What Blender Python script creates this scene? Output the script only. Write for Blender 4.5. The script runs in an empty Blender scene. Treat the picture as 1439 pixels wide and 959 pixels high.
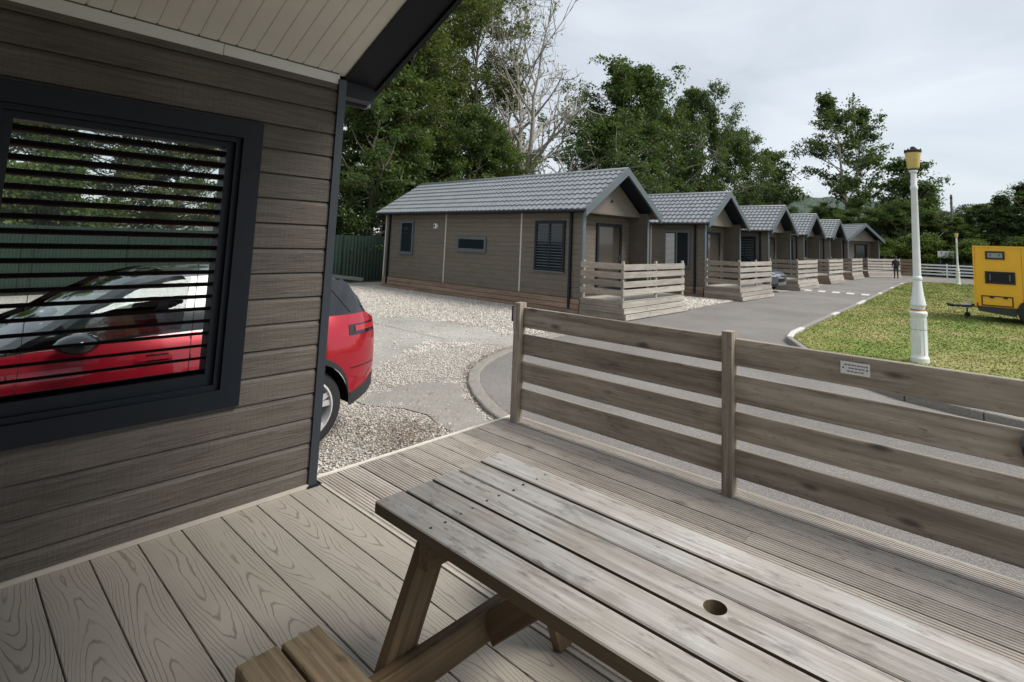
import bpy, bmesh, math, random
import numpy as np
from mathutils import Matrix, Vector

# ------------------------------------------------------------------ camera, sky, sun, exposure
sc = bpy.context.scene
cam_d = bpy.data.cameras.new('camera')
cam = bpy.data.objects.new('camera', cam_d)
sc.collection.objects.link(cam)
sc.camera = cam
cam_d.sensor_width = 36
cam_d.lens = 18.695
cam_d.shift_x = -0.05347
cam_d.shift_y = -0.14984
cam_d.clip_end = 3000
CAMROT = [[0.766764, 0.041250, 0.640603], [0.641133, -0.098906, -0.761030], [0.031967, 0.994241, -0.102284]]
M4 = Matrix([CAMROT[0] + [0], CAMROT[1] + [0], CAMROT[2] + [1.6], [0, 0, 0, 1]])
cam.matrix_world = M4

SUN_DIR = Vector((0.60, 0.24, 0.76)).normalized()
world = bpy.data.worlds.new('World')
sc.world = world
world.use_nodes = True
sun_d = bpy.data.lights.new('sun', 'SUN')
sun_d.energy = 1.5
sun_d.angle = math.radians(24)
sun_d.color = (1.0, 0.955, 0.89)
sun = bpy.data.objects.new('sun', sun_d)
sc.collection.objects.link(sun)
sun.rotation_euler = SUN_DIR.to_track_quat('Z', 'Y').to_euler()
vs = sc.view_settings
vs.view_transform = 'Standard'
vs.look = 'None'
vs.exposure = 1.32
vs.gamma = 1
vs.use_curve_mapping = False
sc.render.engine = 'CYCLES'
sc.cycles.use_denoising = True
sc.cycles.max_bounces = 6
sc.cycles.caustics_reflective = False
sc.cycles.caustics_refractive = False
sc.cycles.transparent_max_bounces = 12


def node(nt, kind, props=None, ins=None):
    n = nt.nodes.new(kind)
    for k, v in (props or {}).items():
        setattr(n, k, v)
    for k, v in (ins or {}).items():
        s = n.inputs[k]
        if isinstance(v, bpy.types.NodeSocket):
            nt.links.new(v, s)
        else:
            s.default_value = v
    return n


def ramp(nt, fac, stops, interp='LINEAR'):
    n = nt.nodes.new('ShaderNodeValToRGB')
    n.color_ramp.interpolation = interp
    el = n.color_ramp.elements
    while len(el) < len(stops):
        el.new(0.5)
    for e, (p, c) in zip(el, stops):
        e.position = p
        e.color = (c[0], c[1], c[2], 1) if hasattr(c, '__len__') else (c, c, c, 1)
    nt.links.new(fac, n.inputs[0])
    return n.outputs[0]


def math_(nt, op, a, b=None, c=None):
    n = nt.nodes.new('ShaderNodeMath')
    n.operation = op
    for i, v in enumerate((a, b, c)):
        if v is None:
            continue
        if isinstance(v, bpy.types.NodeSocket):
            nt.links.new(v, n.inputs[i])
        else:
            n.inputs[i].default_value = v
    return n.outputs[0]


def mixc(nt, fac, a, b, mode='MIX'):
    n = nt.nodes.new('ShaderNodeMix')
    n.data_type = 'RGBA'
    n.blend_type = mode
    for i, v in ((0, fac), (6, a), (7, b)):
        if isinstance(v, bpy.types.NodeSocket):
            nt.links.new(v, n.inputs[i])
        elif i == 0:
            n.inputs[i].default_value = v
        else:
            n.inputs[i].default_value = (v[0], v[1], v[2], 1)
    return n.outputs[2]


# overcast sky: clear-sky model behind an even layer of soft grey cloud
wt = world.node_tree
wt.nodes.clear()
w_out = wt.nodes.new('ShaderNodeOutputWorld')
sky = node(wt, 'ShaderNodeTexSky', {'sky_type': 'NISHITA', 'sun_disc': False,
                                   'sun_elevation': math.asin(SUN_DIR.z),
                                   'sun_rotation': math.atan2(SUN_DIR.x, SUN_DIR.y)})
bg1 = node(wt, 'ShaderNodeBackground', None, {0: sky.outputs[0], 1: 0.09})
tc = wt.nodes.new('ShaderNodeTexCoord')
mp = node(wt, 'ShaderNodeMapping', None, {0: tc.outputs['Generated'], 3: (1.0, 1.0, 3.2)})
nz = node(wt, 'ShaderNodeTexNoise', None, {'Vector': mp.outputs[0], 'Scale': 2.1, 'Detail': 5.0, 'Roughness': 0.5, 'Distortion': 0.5})
cl = ramp(wt, nz.outputs[0], [(0.30, (0.50, 0.54, 0.585)), (0.50, (0.60, 0.645, 0.69)), (0.70, (0.72, 0.755, 0.79))])
bg2 = node(wt, 'ShaderNodeBackground', None, {0: cl, 1: 0.49})
mxs = node(wt, 'ShaderNodeMixShader', None, {0: 0.9, 1: bg1.outputs[0], 2: bg2.outputs[0]})
wt.links.new(mxs.outputs[0], w_out.inputs[0])

# ------------------------------------------------------------------ helpers
COL = sc.collection
rnd = random.Random(7)
GZ = -0.45          # ground level; our deck is at 0


class MB:
    def __init__(s):
        s.v = []
        s.f = []

    def add(s, vs_, fs):
        o = len(s.v)
        s.v += [tuple(p) for p in vs_]
        s.f += [tuple(i + o for i in f) for f in fs]
        return s

    def box(s, a, b, ch=0.0):
        x0, y0, z0 = a
        x1, y1, z1 = b
        if ch <= 0:
            return s.add([(x0, y0, z0), (x1, y0, z0), (x1, y1, z0), (x0, y1, z0), (x0, y0, z1), (x1, y0, z1), (x1, y1, z1), (x0, y1, z1)],
                         [(0, 3, 2, 1), (4, 5, 6, 7), (0, 1, 5, 4), (1, 2, 6, 5), (2, 3, 7, 6), (3, 0, 4, 7)])
        # chamfered box: profile in yz chamfered, extruded in x with inset ends
        return s.prism([(y0 + ch, z0), (y1 - ch, z0), (y1, z0 + ch), (y1, z1 - ch), (y1 - ch, z1), (y0 + ch, z1), (y0, z1 - ch), (y0, z0 + ch)], x0, x1)

    def prism(s, prof, x0, x1):
        # profile (y,z) counter-clockwise seen from +x
        n = len(prof)
        vs_ = [(x0, y, z) for y, z in prof] + [(x1, y, z) for y, z in prof]
        fs = [(i, (i + 1) % n, n + (i + 1) % n, n + i)[::-1] for i in range(n)]
        fs = [tuple(reversed(f)) for f in fs]
        fs += [tuple(range(n - 1, -1, -1)), tuple(range(n, 2 * n))]
        return s.add(vs_, fs)

    def tube(s, pts, rad, n=8, cap=True):
        pts = [Vector(p) for p in pts]
        rad = rad if hasattr(rad, '__len__') else [rad] * len(pts)
        vs_ = []
        for i, p in enumerate(pts):
            d = (pts[min(i + 1, len(pts) - 1)] - pts[max(i - 1, 0)]).normalized()
            up = Vector((0, 0, 1)) if abs(d.z) < 0.9 else Vector((1, 0, 0))
            a = d.cross(up).normalized()
            b = d.cross(a)
            for k in range(n):
                t = 2 * math.pi * k / n
                vs_.append(p + (a * math.cos(t) + b * math.sin(t)) * rad[i])
        fs = []
        for i in range(len(pts) - 1):
            for k in range(n):
                fs.append((i * n + k, i * n + (k + 1) % n, (i + 1) * n + (k + 1) % n, (i + 1) * n + k))
        if cap:
            fs.append(tuple(range(n - 1, -1, -1)))
            fs.append(tuple((len(pts) - 1) * n + k for k in range(n)))
        return s.add(vs_, fs)

    def lathe(s, prof, n=24, axis='z', cx=0, cy=0, cz=0, cap=True):
        vs_ = []
        for r, h in prof:
            for k in range(n):
                t = 2 * math.pi * k / n
                c, d = r * math.cos(t), r * math.sin(t)
                vs_.append({'z': (cx + c, cy + d, cz + h), 'x': (cx + h, cy + c, cz + d), 'y': (cx + d, cy + h, cz + c)}[axis])
        fs = []
        for i in range(len(prof) - 1):
            for k in range(n):
                fs.append((i * n + k, i * n + (k + 1) % n, (i + 1) * n + (k + 1) % n, (i + 1) * n + k))
        if cap:
            fs.append(tuple(range(n - 1, -1, -1)))
            fs.append(tuple((len(prof) - 1) * n + k for k in range(n)))
        return s.add(vs_, fs)

    def hull(s, a_pts, b_pts):
        # loft between two equal polygons
        n = len(a_pts)
        return s.add(list(a_pts) + list(b_pts), [tuple(range(n - 1, -1, -1)), tuple(range(n, 2 * n))] + [(i, (i + 1) % n, n + (i + 1) % n, n + i) for i in range(n)])

    def grid(s, P, flip=False):
        # P: rows of points
        r, c = len(P), len(P[0])
        vs_ = [p for row in P for p in row]
        fs = []
        for i in range(r - 1):
            for j in range(c - 1):
                q = (i * c + j, i * c + j + 1, (i + 1) * c + j + 1, (i + 1) * c + j)
                fs.append(q[::-1] if flip else q)
        return s.add(vs_, fs)

    def mesh(s, name, m=None, smooth=False, angle=None):
        me = bpy.data.meshes.new(name)
        me.from_pydata([tuple(p) for p in s.v], [], s.f)
        bm = bmesh.new()
        bm.from_mesh(me)
        if len(bm.faces) < 20000:
            bmesh.ops.recalc_face_normals(bm, faces=bm.faces)
        bm.to_mesh(me)
        bm.free()
        if m:
            me.materials.append(m)
        if smooth:
            me.polygons.foreach_set('use_smooth', [True] * len(me.polygons))
            if angle:
                me.set_sharp_from_angle(angle=math.radians(angle))
        me.update()
        return me

    def build(s, name, m, parent=None, loc=(0, 0, 0), rot=(0, 0, 0), smooth=False, angle=40):
        return obj(name, s.mesh(name, m, smooth, angle), parent, loc, rot)


def obj(name, me, parent=None, loc=(0, 0, 0), rot=(0, 0, 0)):
    o = bpy.data.objects.new(name, me)
    COL.objects.link(o)
    o.location = loc
    o.rotation_euler = rot
    if parent:
        o.parent = parent
    return o


def tag(o, label, cat, group=None):
    o['label'] = label
    o['category'] = cat
    if group:
        o['group'] = group
    return o


def thing(name, label, cat, loc=(0, 0, 0), rz=0.0, group=None):
    return tag(obj(name, None, None, loc, (0, 0, rz)), label, cat, group)


def struct(o, kind='structure'):
    o['kind'] = kind
    return o


def copy_tree(o, parent=None):
    c = o.copy()
    COL.objects.link(c)
    c.parent = parent
    for ch in list(o.children):
        copy_tree(ch, c)
    return c


def np_mesh(name, verts, faces, m, smooth=False):
    """verts (N,3), faces (M,k) uniform arrays"""
    me = bpy.data.meshes.new(name)
    k = faces.shape[1]
    me.vertices.add(len(verts))
    me.vertices.foreach_set('co', np.ascontiguousarray(verts, dtype=np.float32).ravel())
    me.loops.add(faces.size)
    me.loops.foreach_set('vertex_index', np.ascontiguousarray(faces, dtype=np.int32).ravel())
    me.polygons.add(len(faces))
    me.polygons.foreach_set('loop_start', np.arange(0, faces.size, k, dtype=np.int32))
    me.polygons.foreach_set('loop_total', np.full(len(faces), k, dtype=np.int32))
    if smooth:
        me.polygons.foreach_set('use_smooth', np.ones(len(faces), dtype=bool))
    me.update(calc_edges=True)
    me.validate()
    me.materials.append(m)
    return me


# ------------------------------------------------------------------ materials
def new_mat(name):
    m = bpy.data.materials.new(name)
    m.use_nodes = True
    nt = m.node_tree
    p = nt.nodes['Principled BSDF']
    return m, nt, p


def plain(name, col, rough=0.5, metal=0.0, coat=0.0, var=0.0, scale=8.0, bump=0.0):
    m, nt, p = new_mat(name)
    p.inputs['Base Color'].default_value = (*col, 1)
    p.inputs['Roughness'].default_value = rough
    p.inputs['Metallic'].default_value = metal
    p.inputs['Coat Weight'].default_value = coat
    if var > 0 or bump > 0:
        t = nt.nodes.new('ShaderNodeTexCoord')
        n = node(nt, 'ShaderNodeTexNoise', None, {'Vector': t.outputs['Object'], 'Scale': scale, 'Detail': 6.0, 'Roughness': 0.65})
        lo = [max(0, c * (1 - var)) for c in col]
        hi = [min(1, c * (1 + var)) for c in col]
        nt.links.new(ramp(nt, n.outputs[0], [(0.3, lo), (0.7, hi)]), p.inputs['Base Color'])
        if bump > 0:
            b = node(nt, 'ShaderNodeBump', None, {'Strength': bump, 'Distance': 0.01, 'Height': n.outputs[0]})
            nt.links.new(b.outputs[0], p.inputs['Normal'])
    return m


def obj_coords(nt, scale, rand=True):
    t = nt.nodes.new('ShaderNodeTexCoord')
    v = t.outputs['Object']
    if rand:
        oi = nt.nodes.new('ShaderNodeObjectInfo')
        off = math_(nt, 'MULTIPLY', oi.outputs['Random'], 37.0)
        a = node(nt, 'ShaderNodeVectorMath', {'operation': 'ADD'}, {0: v, 1: off})
        v = a.outputs[0]
    mpn = node(nt, 'ShaderNodeMapping', None, {0: v, 3: scale})
    return mpn.outputs[0], v, t


def wood(name, dark, light, side=None, rough=0.75, knots=0.7, streak=26.0, mottled=0.0, tint=0.18, bump=0.35, wave=0.10, fine=0.30, specks=0.5):
    """timber with the grain running along the board's own x axis"""
    m, nt, p = new_mat(name)
    g1, raw, t = obj_coords(nt, (1.1, streak, streak))
    n1 = node(nt, 'ShaderNodeTexNoise', None, {'Vector': g1, 'Scale': 1.6, 'Detail': 8.0, 'Roughness': 0.68, 'Distortion': 0.35})
    g2 = node(nt, 'ShaderNodeMapping', None, {0: raw, 3: (0.9, 5.0, 5.0)}).outputs[0]
    n2 = node(nt, 'ShaderNodeTexNoise', None, {'Vector': g2, 'Scale': 1.5, 'Detail': 3.0, 'Roughness': 0.5, 'Distortion': 0.8})
    # growth rings: fine bands distorted along the board
    g3 = node(nt, 'ShaderNodeMapping', None, {0: raw, 3: (0.35, 8.0, 8.0)}).outputs[0]
    wv = node(nt, 'ShaderNodeTexWave', {'wave_type': 'BANDS', 'bands_direction': 'Y'}, {'Vector': g3, 'Scale': 1.4, 'Distortion': 7.0, 'Detail': 2.0, 'Detail Scale': 0.8})
    f = math_(nt, 'ADD', math_(nt, 'MULTIPLY', n1.outputs[0], 0.6), math_(nt, 'MULTIPLY', wv.outputs[1], wave))
    f = math_(nt, 'ADD', f, math_(nt, 'MULTIPLY', n2.outputs[0], 0.34))
    gf_ = node(nt, 'ShaderNodeMapping', None, {0: raw, 3: (2.6, streak * 5.0, streak * 5.0)}).outputs[0]
    nf = node(nt, 'ShaderNodeTexNoise', None, {'Vector': gf_, 'Scale': 1.0, 'Detail': 3.0, 'Roughness': 0.6})
    f = math_(nt, 'ADD', f, math_(nt, 'MULTIPLY_ADD', nf.outputs[0], fine, -0.5 * fine))
    col = ramp(nt, f, [(0.36, dark), (0.70, light)])
    if specks > 0:
        gs = node(nt, 'ShaderNodeMapping', None, {0: raw, 3: (11.0, 42.0, 42.0)}).outputs[0]
        n6 = node(nt, 'ShaderNodeTexNoise', None, {'Vector': gs, 'Scale': 1.0, 'Detail': 3.0, 'Roughness': 0.6})
        sk_ = ramp(nt, n6.outputs[0], [(0.60, 0.0), (0.70, 1.0)])
        col = mixc(nt, math_(nt, 'MULTIPLY', sk_, specks), col, [c * 0.45 for c in dark])
    if tint > 0:
        oi = nt.nodes.new('ShaderNodeObjectInfo')
        k = math_(nt, 'MULTIPLY_ADD', oi.outputs['Random'], 2 * tint, 1 - tint)
        kk = node(nt, 'ShaderNodeCombineColor', None, {0: k, 1: k, 2: k})
        col = mixc(nt, 1.0, col, kk.outputs[0], 'MULTIPLY')
    if knots > 0:
        gk = node(nt, 'ShaderNodeMapping', None, {0: raw, 3: (2.1, 6.5, 6.5)}).outputs[0]
        vo = node(nt, 'ShaderNodeTexVoronoi', None, {'Vector': gk, 'Scale': 1.0, 'Randomness': 1.0})
        kn = ramp(nt, vo.outputs['Distance'], [(0.06, 1.0), (0.17, 0.0)])
        kn = math_(nt, 'MULTIPLY', kn, knots)
        col = mixc(nt, kn, col, [c * 0.35 for c in dark])
    if mottled > 0:
        n4 = node(nt, 'ShaderNodeTexNoise', None, {'Vector': node(nt, 'ShaderNodeMapping', None, {0: raw, 3: (4.0, 11.0, 11.0)}).outputs[0], 'Scale': 1.3, 'Detail': 6.0, 'Roughness': 0.7})
        st = ramp(nt, n4.outputs[0], [(0.54, 0.0), (0.70, 1.0)])
        col = mixc(nt, math_(nt, 'MULTIPLY', st, mottled), col, [c * 0.42 for c in dark])
        n5 = node(nt, 'ShaderNodeTexNoise', None, {'Vector': raw, 'Scale': 3.2, 'Detail': 3.0})
        st2 = ramp(nt, n5.outputs[0], [(0.42, 0.0), (0.66, 1.0)])
        col = mixc(nt, math_(nt, 'MULTIPLY', st2, mottled * 0.5), col, (0.30, 0.235, 0.17))
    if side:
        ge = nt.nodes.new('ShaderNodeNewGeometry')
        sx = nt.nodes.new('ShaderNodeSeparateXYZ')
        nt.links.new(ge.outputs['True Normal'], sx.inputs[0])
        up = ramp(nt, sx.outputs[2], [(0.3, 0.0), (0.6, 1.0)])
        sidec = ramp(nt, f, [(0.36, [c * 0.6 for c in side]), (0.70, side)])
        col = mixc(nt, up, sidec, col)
    nt.links.new(col, p.inputs['Base Color'])
    p.inputs['Roughness'].default_value = rough
    b = node(nt, 'ShaderNodeBump', None, {'Strength': bump, 'Distance': 0.004, 'Height': f})
    nt.links.new(b.outputs[0], p.inputs['Normal'])
    return m


def composite_mat():
    """moulded decking with raised cathedral grain lines"""
    m, nt, p = new_mat('composite_decking')
    v, raw, t = obj_coords(nt, (1, 1, 1))
    sx = nt.nodes.new('ShaderNodeSeparateXYZ')
    nt.links.new(t.outputs['Object'], sx.inputs[0])
    oi = nt.nodes.new('ShaderNodeObjectInfo')
    xs = math_(nt, 'ADD', sx.outputs[0], math_(nt, 'MULTIPLY', oi.outputs['Random'], 31.0))
    cx = nt.nodes.new('ShaderNodeCombineXYZ')
    nt.links.new(xs, cx.inputs[0])
    low = node(nt, 'ShaderNodeTexNoise', None, {'Vector': cx.outputs[0], 'Scale': 1.15, 'Detail': 0.0})
    wander = node(nt, 'ShaderNodeTexNoise', None, {'Vector': node(nt, 'ShaderNodeVectorMath', {'operation': 'ADD'}, {0: cx.outputs[0], 1: (3.3, 8.1, 0)}).outputs[0], 'Scale': 1.6, 'Detail': 0.0})
    y0 = math_(nt, 'MULTIPLY_ADD', wander.outputs[0], 0.12, -0.06)
    vv = math_(nt, 'DIVIDE', math_(nt, 'SUBTRACT', sx.outputs[1], y0), 0.09)
    v2 = math_(nt, 'POWER', math_(nt, 'ABSOLUTE', vv), 1.7)
    fine = node(nt, 'ShaderNodeTexNoise', None, {'Vector': node(nt, 'ShaderNodeMapping', None, {0: raw, 3: (5.0, 22.0, 1.0)}).outputs[0], 'Scale': 1.0, 'Detail': 2.0})
    flip = math_(nt, 'MULTIPLY', math_(nt, 'SIGN', math_(nt, 'SUBTRACT', oi.outputs['Random'], 0.35)), 0.62)
    g = math_(nt, 'ADD', math_(nt, 'ADD', math_(nt, 'MULTIPLY', sx.outputs[0], flip), math_(nt, 'MULTIPLY', low.outputs[0], 0.9)), math_(nt, 'MULTIPLY', v2, 0.8))
    g = math_(nt, 'ADD', g, math_(nt, 'MULTIPLY', fine.outputs[0], 0.22))
    fr = math_(nt, 'FRACT', math_(nt, 'MULTIPLY', g, 6.3))
    d = math_(nt, 'ABSOLUTE', math_(nt, 'SUBTRACT', fr, 0.5))
    line = ramp(nt, d, [(0.03, 1.0), (0.13, 0.0)])
    br = node(nt, 'ShaderNodeTexNoise', None, {'Vector': node(nt, 'ShaderNodeMapping', None, {0: raw, 3: (3.0, 14.0, 1.0)}).outputs[0], 'Scale': 1.0, 'Detail': 2.0})
    line = math_(nt, 'MULTIPLY', line, ramp(nt, br.outputs[0], [(0.34, 0.25), (0.5, 1.0)]))
    gr = node(nt, 'ShaderNodeTexNoise', None, {'Vector': raw, 'Scale': 260.0, 'Detail': 2.0})
    big = node(nt, 'ShaderNodeTexNoise', None, {'Vector': raw, 'Scale': 2.0, 'Detail': 4.0})
    base = ramp(nt, math_(nt, 'ADD', math_(nt, 'MULTIPLY', gr.outputs[0], 0.5), math_(nt, 'MULTIPLY', big.outputs[0], 0.5)), [(0.3, (0.33, 0.297, 0.25)), (0.7, (0.43, 0.388, 0.332))])
    col = mixc(nt, math_(nt, 'MULTIPLY', line, 0.72), base, (0.165, 0.142, 0.115))
    nt.links.new(col, p.inputs['Base Color'])
    p.inputs['Roughness'].default_value = 0.62
    b = node(nt, 'ShaderNodeBump', {'invert': True}, {'Strength': 0.5, 'Distance': 0.002, 'Height': line})
    nt.links.new(b.outputs[0], p.inputs['Normal'])
    return m


def cladding_mat(name='brown_cladding', dark=(0.064, 0.054, 0.045), light=(0.155, 0.132, 0.111)):
    """embossed wood-grain fibre-cement board"""
    m, nt, p = new_mat(name)
    g1, raw, t = obj_coords(nt, (1.4, 24, 24))
    n1 = node(nt, 'ShaderNodeTexNoise', None, {'Vector': g1, 'Scale': 2.2, 'Detail': 7.0, 'Roughness': 0.7, 'Distortion': 0.9})
    n2 = node(nt, 'ShaderNodeTexNoise', None, {'Vector': raw, 'Scale': 1.7, 'Detail': 3.0})
    ticks = node(nt, 'ShaderNodeTexNoise', None, {'Vector': node(nt, 'ShaderNodeMapping', None, {0: raw, 3: (70, 5, 5)}).outputs[0], 'Scale': 1.0, 'Detail': 2.0})
    f = math_(nt, 'ADD', math_(nt, 'MULTIPLY', n1.outputs[0], 0.7), math_(nt, 'MULTIPLY', n2.outputs[0], 0.3))
    col = ramp(nt, f, [(0.34, dark), (0.66, light)])
    nt.links.new(col, p.inputs['Base Color'])
    p.inputs['Roughness'].default_value = 0.62
    h = math_(nt, 'ADD', n1.outputs[0], math_(nt, 'MULTIPLY', ticks.outputs[0], 0.45))
    b = node(nt, 'ShaderNodeBump', None, {'Strength': 0.9, 'Distance': 0.008, 'Height': h})
    nt.links.new(b.outputs[0], p.inputs['Normal'])
    return m


def speckled(name, stops, scale, big=None, rough=0.9, bump=0.5, dist=0.01, voronoi=False):
    """mineral surface: grains at 'scale' per metre plus large stains"""
    m, nt, p = new_mat(name)
    t = nt.nodes.new('ShaderNodeTexCoord')
    v = t.outputs['Object']
    n1 = node(nt, 'ShaderNodeTexNoise', None, {'Vector': v, 'Scale': scale, 'Detail': 3.0, 'Roughness': 0.75})
    h = n1.outputs[0]
    if voronoi:
        vo = node(nt, 'ShaderNodeTexVoronoi', None, {'Vector': v, 'Scale': scale * 0.55})
        sepc = nt.nodes.new('ShaderNodeSeparateColor')
        nt.links.new(vo.outputs['Color'], sepc.inputs[0])
        edge = ramp(nt, vo.outputs['Distance'], [(0.2, 1.0), (0.7, 0.45)])
        col = ramp(nt, sepc.outputs[0], stops)
        col = mixc(nt, 1.0, col, edge, 'MULTIPLY')
        h = edge
    else:
        col = ramp(nt, n1.outputs[0], stops)
    n2 = node(nt, 'ShaderNodeTexNoise', None, {'Vector': v, 'Scale': 0.45, 'Detail': 6.0, 'Roughness': 0.62})
    k = ramp(nt, n2.outputs[0], [(0.32, big[0] if big else 0.75), (0.68, big[1] if big else 1.2)])
    col = mixc(nt, 1.0, col, k, 'MULTIPLY')
    nt.links.new(col, p.inputs['Base Color'])
    p.inputs['Roughness'].default_value = rough
    b = node(nt, 'ShaderNodeBump', None, {'Strength': bump, 'Distance': dist, 'Height': h})
    nt.links.new(b.outputs[0], p.inputs['Normal'])
    return m


def leaf_mat(name, a, b, c, trans=0.42):
    m, nt, p = new_mat(name)
    t = nt.nodes.new('ShaderNodeTexCoord')
    oi = nt.nodes.new('ShaderNodeObjectInfo')
    add = node(nt, 'ShaderNodeVectorMath', {'operation': 'ADD'}, {0: t.outputs['Object'], 1: math_(nt, 'MULTIPLY', oi.outputs['Random'], 50.0)})
    n1 = node(nt, 'ShaderNodeTexNoise', None, {'Vector': add.outputs[0], 'Scale': 0.55, 'Detail': 3.0})
    n2 = node(nt, 'ShaderNodeTexNoise', None, {'Vector': add.outputs[0], 'Scale': 9.0, 'Detail': 1.0})
    f = math_(nt, 'ADD', math_(nt, 'MULTIPLY', n1.outputs[0], 0.65), math_(nt, 'MULTIPLY', n2.outputs[0], 0.35))
    col = ramp(nt, f, [(0.36, a), (0.5, b), (0.64, c)])
    nt.links.new(col, p.inputs['Base Color'])
    p.inputs['Roughness'].default_value = 0.5
    p.inputs['Specular IOR Level'].default_value = 0.35
    tr = node(nt, 'ShaderNodeBsdfTranslucent', None, {0: mixc(nt, 1.0, col, (1.2, 1.35, 0.6), 'MULTIPLY')})
    mx = node(nt, 'ShaderNodeMixShader', None, {0: trans, 1: p.outputs[0], 2: tr.outputs[0]})
    nt.links.new(mx.outputs[0], nt.nodes['Material Output'].inputs[0])
    return m


def glass_mat(name, tint=(0.9, 0.93, 0.92), gloss=0.02, through=1.0, ior=1.45):
    m, nt, p = new_mat(name)
    nt.nodes.remove(p)
    fr = node(nt, 'ShaderNodeFresnel', None, {0: ior})
    tr = node(nt, 'ShaderNodeBsdfTransparent', None, {0: (*[c * through for c in tint], 1)})
    gl = node(nt, 'ShaderNodeBsdfGlossy', None, {0: (0.9, 0.93, 0.95, 1), 1: gloss})
    mx = node(nt, 'ShaderNodeMixShader', None, {0: fr.outputs[0], 1: tr.outputs[0], 2: gl.outputs[0]})
    nt.links.new(mx.outputs[0], nt.nodes['Material Output'].inputs[0])
    return m


def grass_ground():
    m, nt, p = new_mat('lawn_turf')
    t = nt.nodes.new('ShaderNodeTexCoord')
    v = t.outputs['Object']
    n1 = node(nt, 'ShaderNodeTexNoise', None, {'Vector': v, 'Scale': 0.55, 'Detail': 6.0, 'Roughness': 0.6})
    n2 = node(nt, 'ShaderNodeTexNoise', None, {'Vector': v, 'Scale': 14.0, 'Detail': 4.0, 'Roughness': 0.7})
    # mowing bands run across the lawn
    sx = nt.nodes.new('ShaderNodeSeparateXYZ')
    nt.links.new(v, sx.inputs[0])
    f = math_(nt, 'ADD', math_(nt, 'MULTIPLY', n1.outputs[0], 0.62), math_(nt, 'MULTIPLY', n2.outputs[0], 0.38))
    col = ramp(nt, f, [(0.36, (0.12, 0.18, 0.024)), (0.48, (0.19, 0.225, 0.043)), (0.57, (0.27, 0.26, 0.08)), (0.70, (0.34, 0.30, 0.14))])
    nt.links.new(col, p.inputs['Base Color'])
    p.inputs['Roughness'].default_value = 0.9
    b = node(nt, 'ShaderNodeBump', None, {'Strength': 0.8, 'Distance': 0.03, 'Height': n2.outputs[0]})
    nt.links.new(b.outputs[0], p.inputs['Normal'])
    return m


MT = {}
MT['fence'] = wood('weathered_fence_timber', (0.165, 0.138, 0.106), (0.41, 0.355, 0.288), knots=0.85, mottled=0.25, streak=18, wave=0.16)
MT['deck'] = wood('weathered_deck_timber', (0.30, 0.265, 0.23), (0.50, 0.455, 0.405), knots=0.6, mottled=0.3, streak=9, wave=0.04, bump=0.15, fine=0.2, specks=0.55)
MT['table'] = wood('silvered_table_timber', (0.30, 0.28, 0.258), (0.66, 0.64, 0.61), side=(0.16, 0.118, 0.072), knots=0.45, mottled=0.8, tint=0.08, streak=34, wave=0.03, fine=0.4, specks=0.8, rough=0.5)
MT['frame_wood'] = wood('treated_brown_timber', (0.10, 0.066, 0.036), (0.23, 0.158, 0.09), knots=0.6, tint=0.1)
MT['bench'] = wood('bench_timber', (0.13, 0.09, 0.05), (0.32, 0.245, 0.155), knots=0.5, streak=60, tint=0.2, wave=0.12)
MT['skirt'] = wood('skirting_timber', (0.15, 0.095, 0.062), (0.32, 0.225, 0.16), knots=0.4, tint=0.2)
MT['rail'] = wood('pale_rail_timber', (0.26, 0.235, 0.205), (0.48, 0.445, 0.395), knots=0.5, tint=0.2)
MT['composite'] = composite_mat()
MT['clad'] = cladding_mat()
MT['clad2'] = cladding_mat('olive_brown_cladding', (0.098, 0.081, 0.060), (0.168, 0.141, 0.108))
MT['anth'] = plain('anthracite_metal', (0.0075, 0.011, 0.017), 0.5, var=0.12, scale=5)
MT['corner'] = plain('dark_corner_trim', (0.030, 0.038, 0.048), 0.4, var=0.1, scale=4)
MT['slate_trim'] = plain('slate_grey_trim', (0.095, 0.118, 0.13), 0.4, var=0.1, scale=4)
MT['soffit'] = plain('cream_soffit', (0.80, 0.785, 0.745), 0.5, var=0.04, scale=3)
MT['white_trim'] = plain('white_plastic_trim', (0.78, 0.78, 0.77), 0.45, var=0.04)
MT['pale_trim'] = plain('pale_edge_trim', (0.50, 0.46, 0.40), 0.6, var=0.1)
MT['pale_edge'] = plain('worn_pale_edge', (0.66, 0.62, 0.54), 0.7, var=0.15, scale=12)
MT['gable'] = plain('gable_panel', (0.175, 0.155, 0.132), 0.6, var=0.06)
MT['roof'] = plain('grey_roof_tile', (0.205, 0.22, 0.232), 0.42, var=0.16, scale=2.5)
MT['black'] = plain('black_plastic', (0.006, 0.006, 0.007), 0.4)
MT['slat'] = plain('matt_black_slat', (0.004, 0.004, 0.005), 0.6)
MT['slat'].node_tree.nodes['Principled BSDF'].inputs['Specular IOR Level'].default_value = 0.12
MT['anth'].node_tree.nodes['Principled BSDF'].inputs['Specular IOR Level'].default_value = 0.28
MT['pane'] = plain('dark_window_pane', (0.012, 0.016, 0.02), 0.06)
MT['glass'] = glass_mat('clear_glass', ior=1.2)
MT['blind'] = plain('white_blind', (0.72, 0.73, 0.72), 0.5)
MT['asphalt'] = speckled('worn_asphalt', [(0.34, (0.10, 0.092, 0.085)), (0.52, (0.20, 0.185, 0.172)), (0.66, (0.33, 0.305, 0.28))], 95, (0.8, 1.15), bump=0.5, dist=0.006)
MT['concrete'] = speckled('worn_concrete', [(0.3, (0.28, 0.265, 0.235)), (0.7, (0.46, 0.44, 0.40))], 40, (0.7, 1.15), bump=0.25, dist=0.006)
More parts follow.
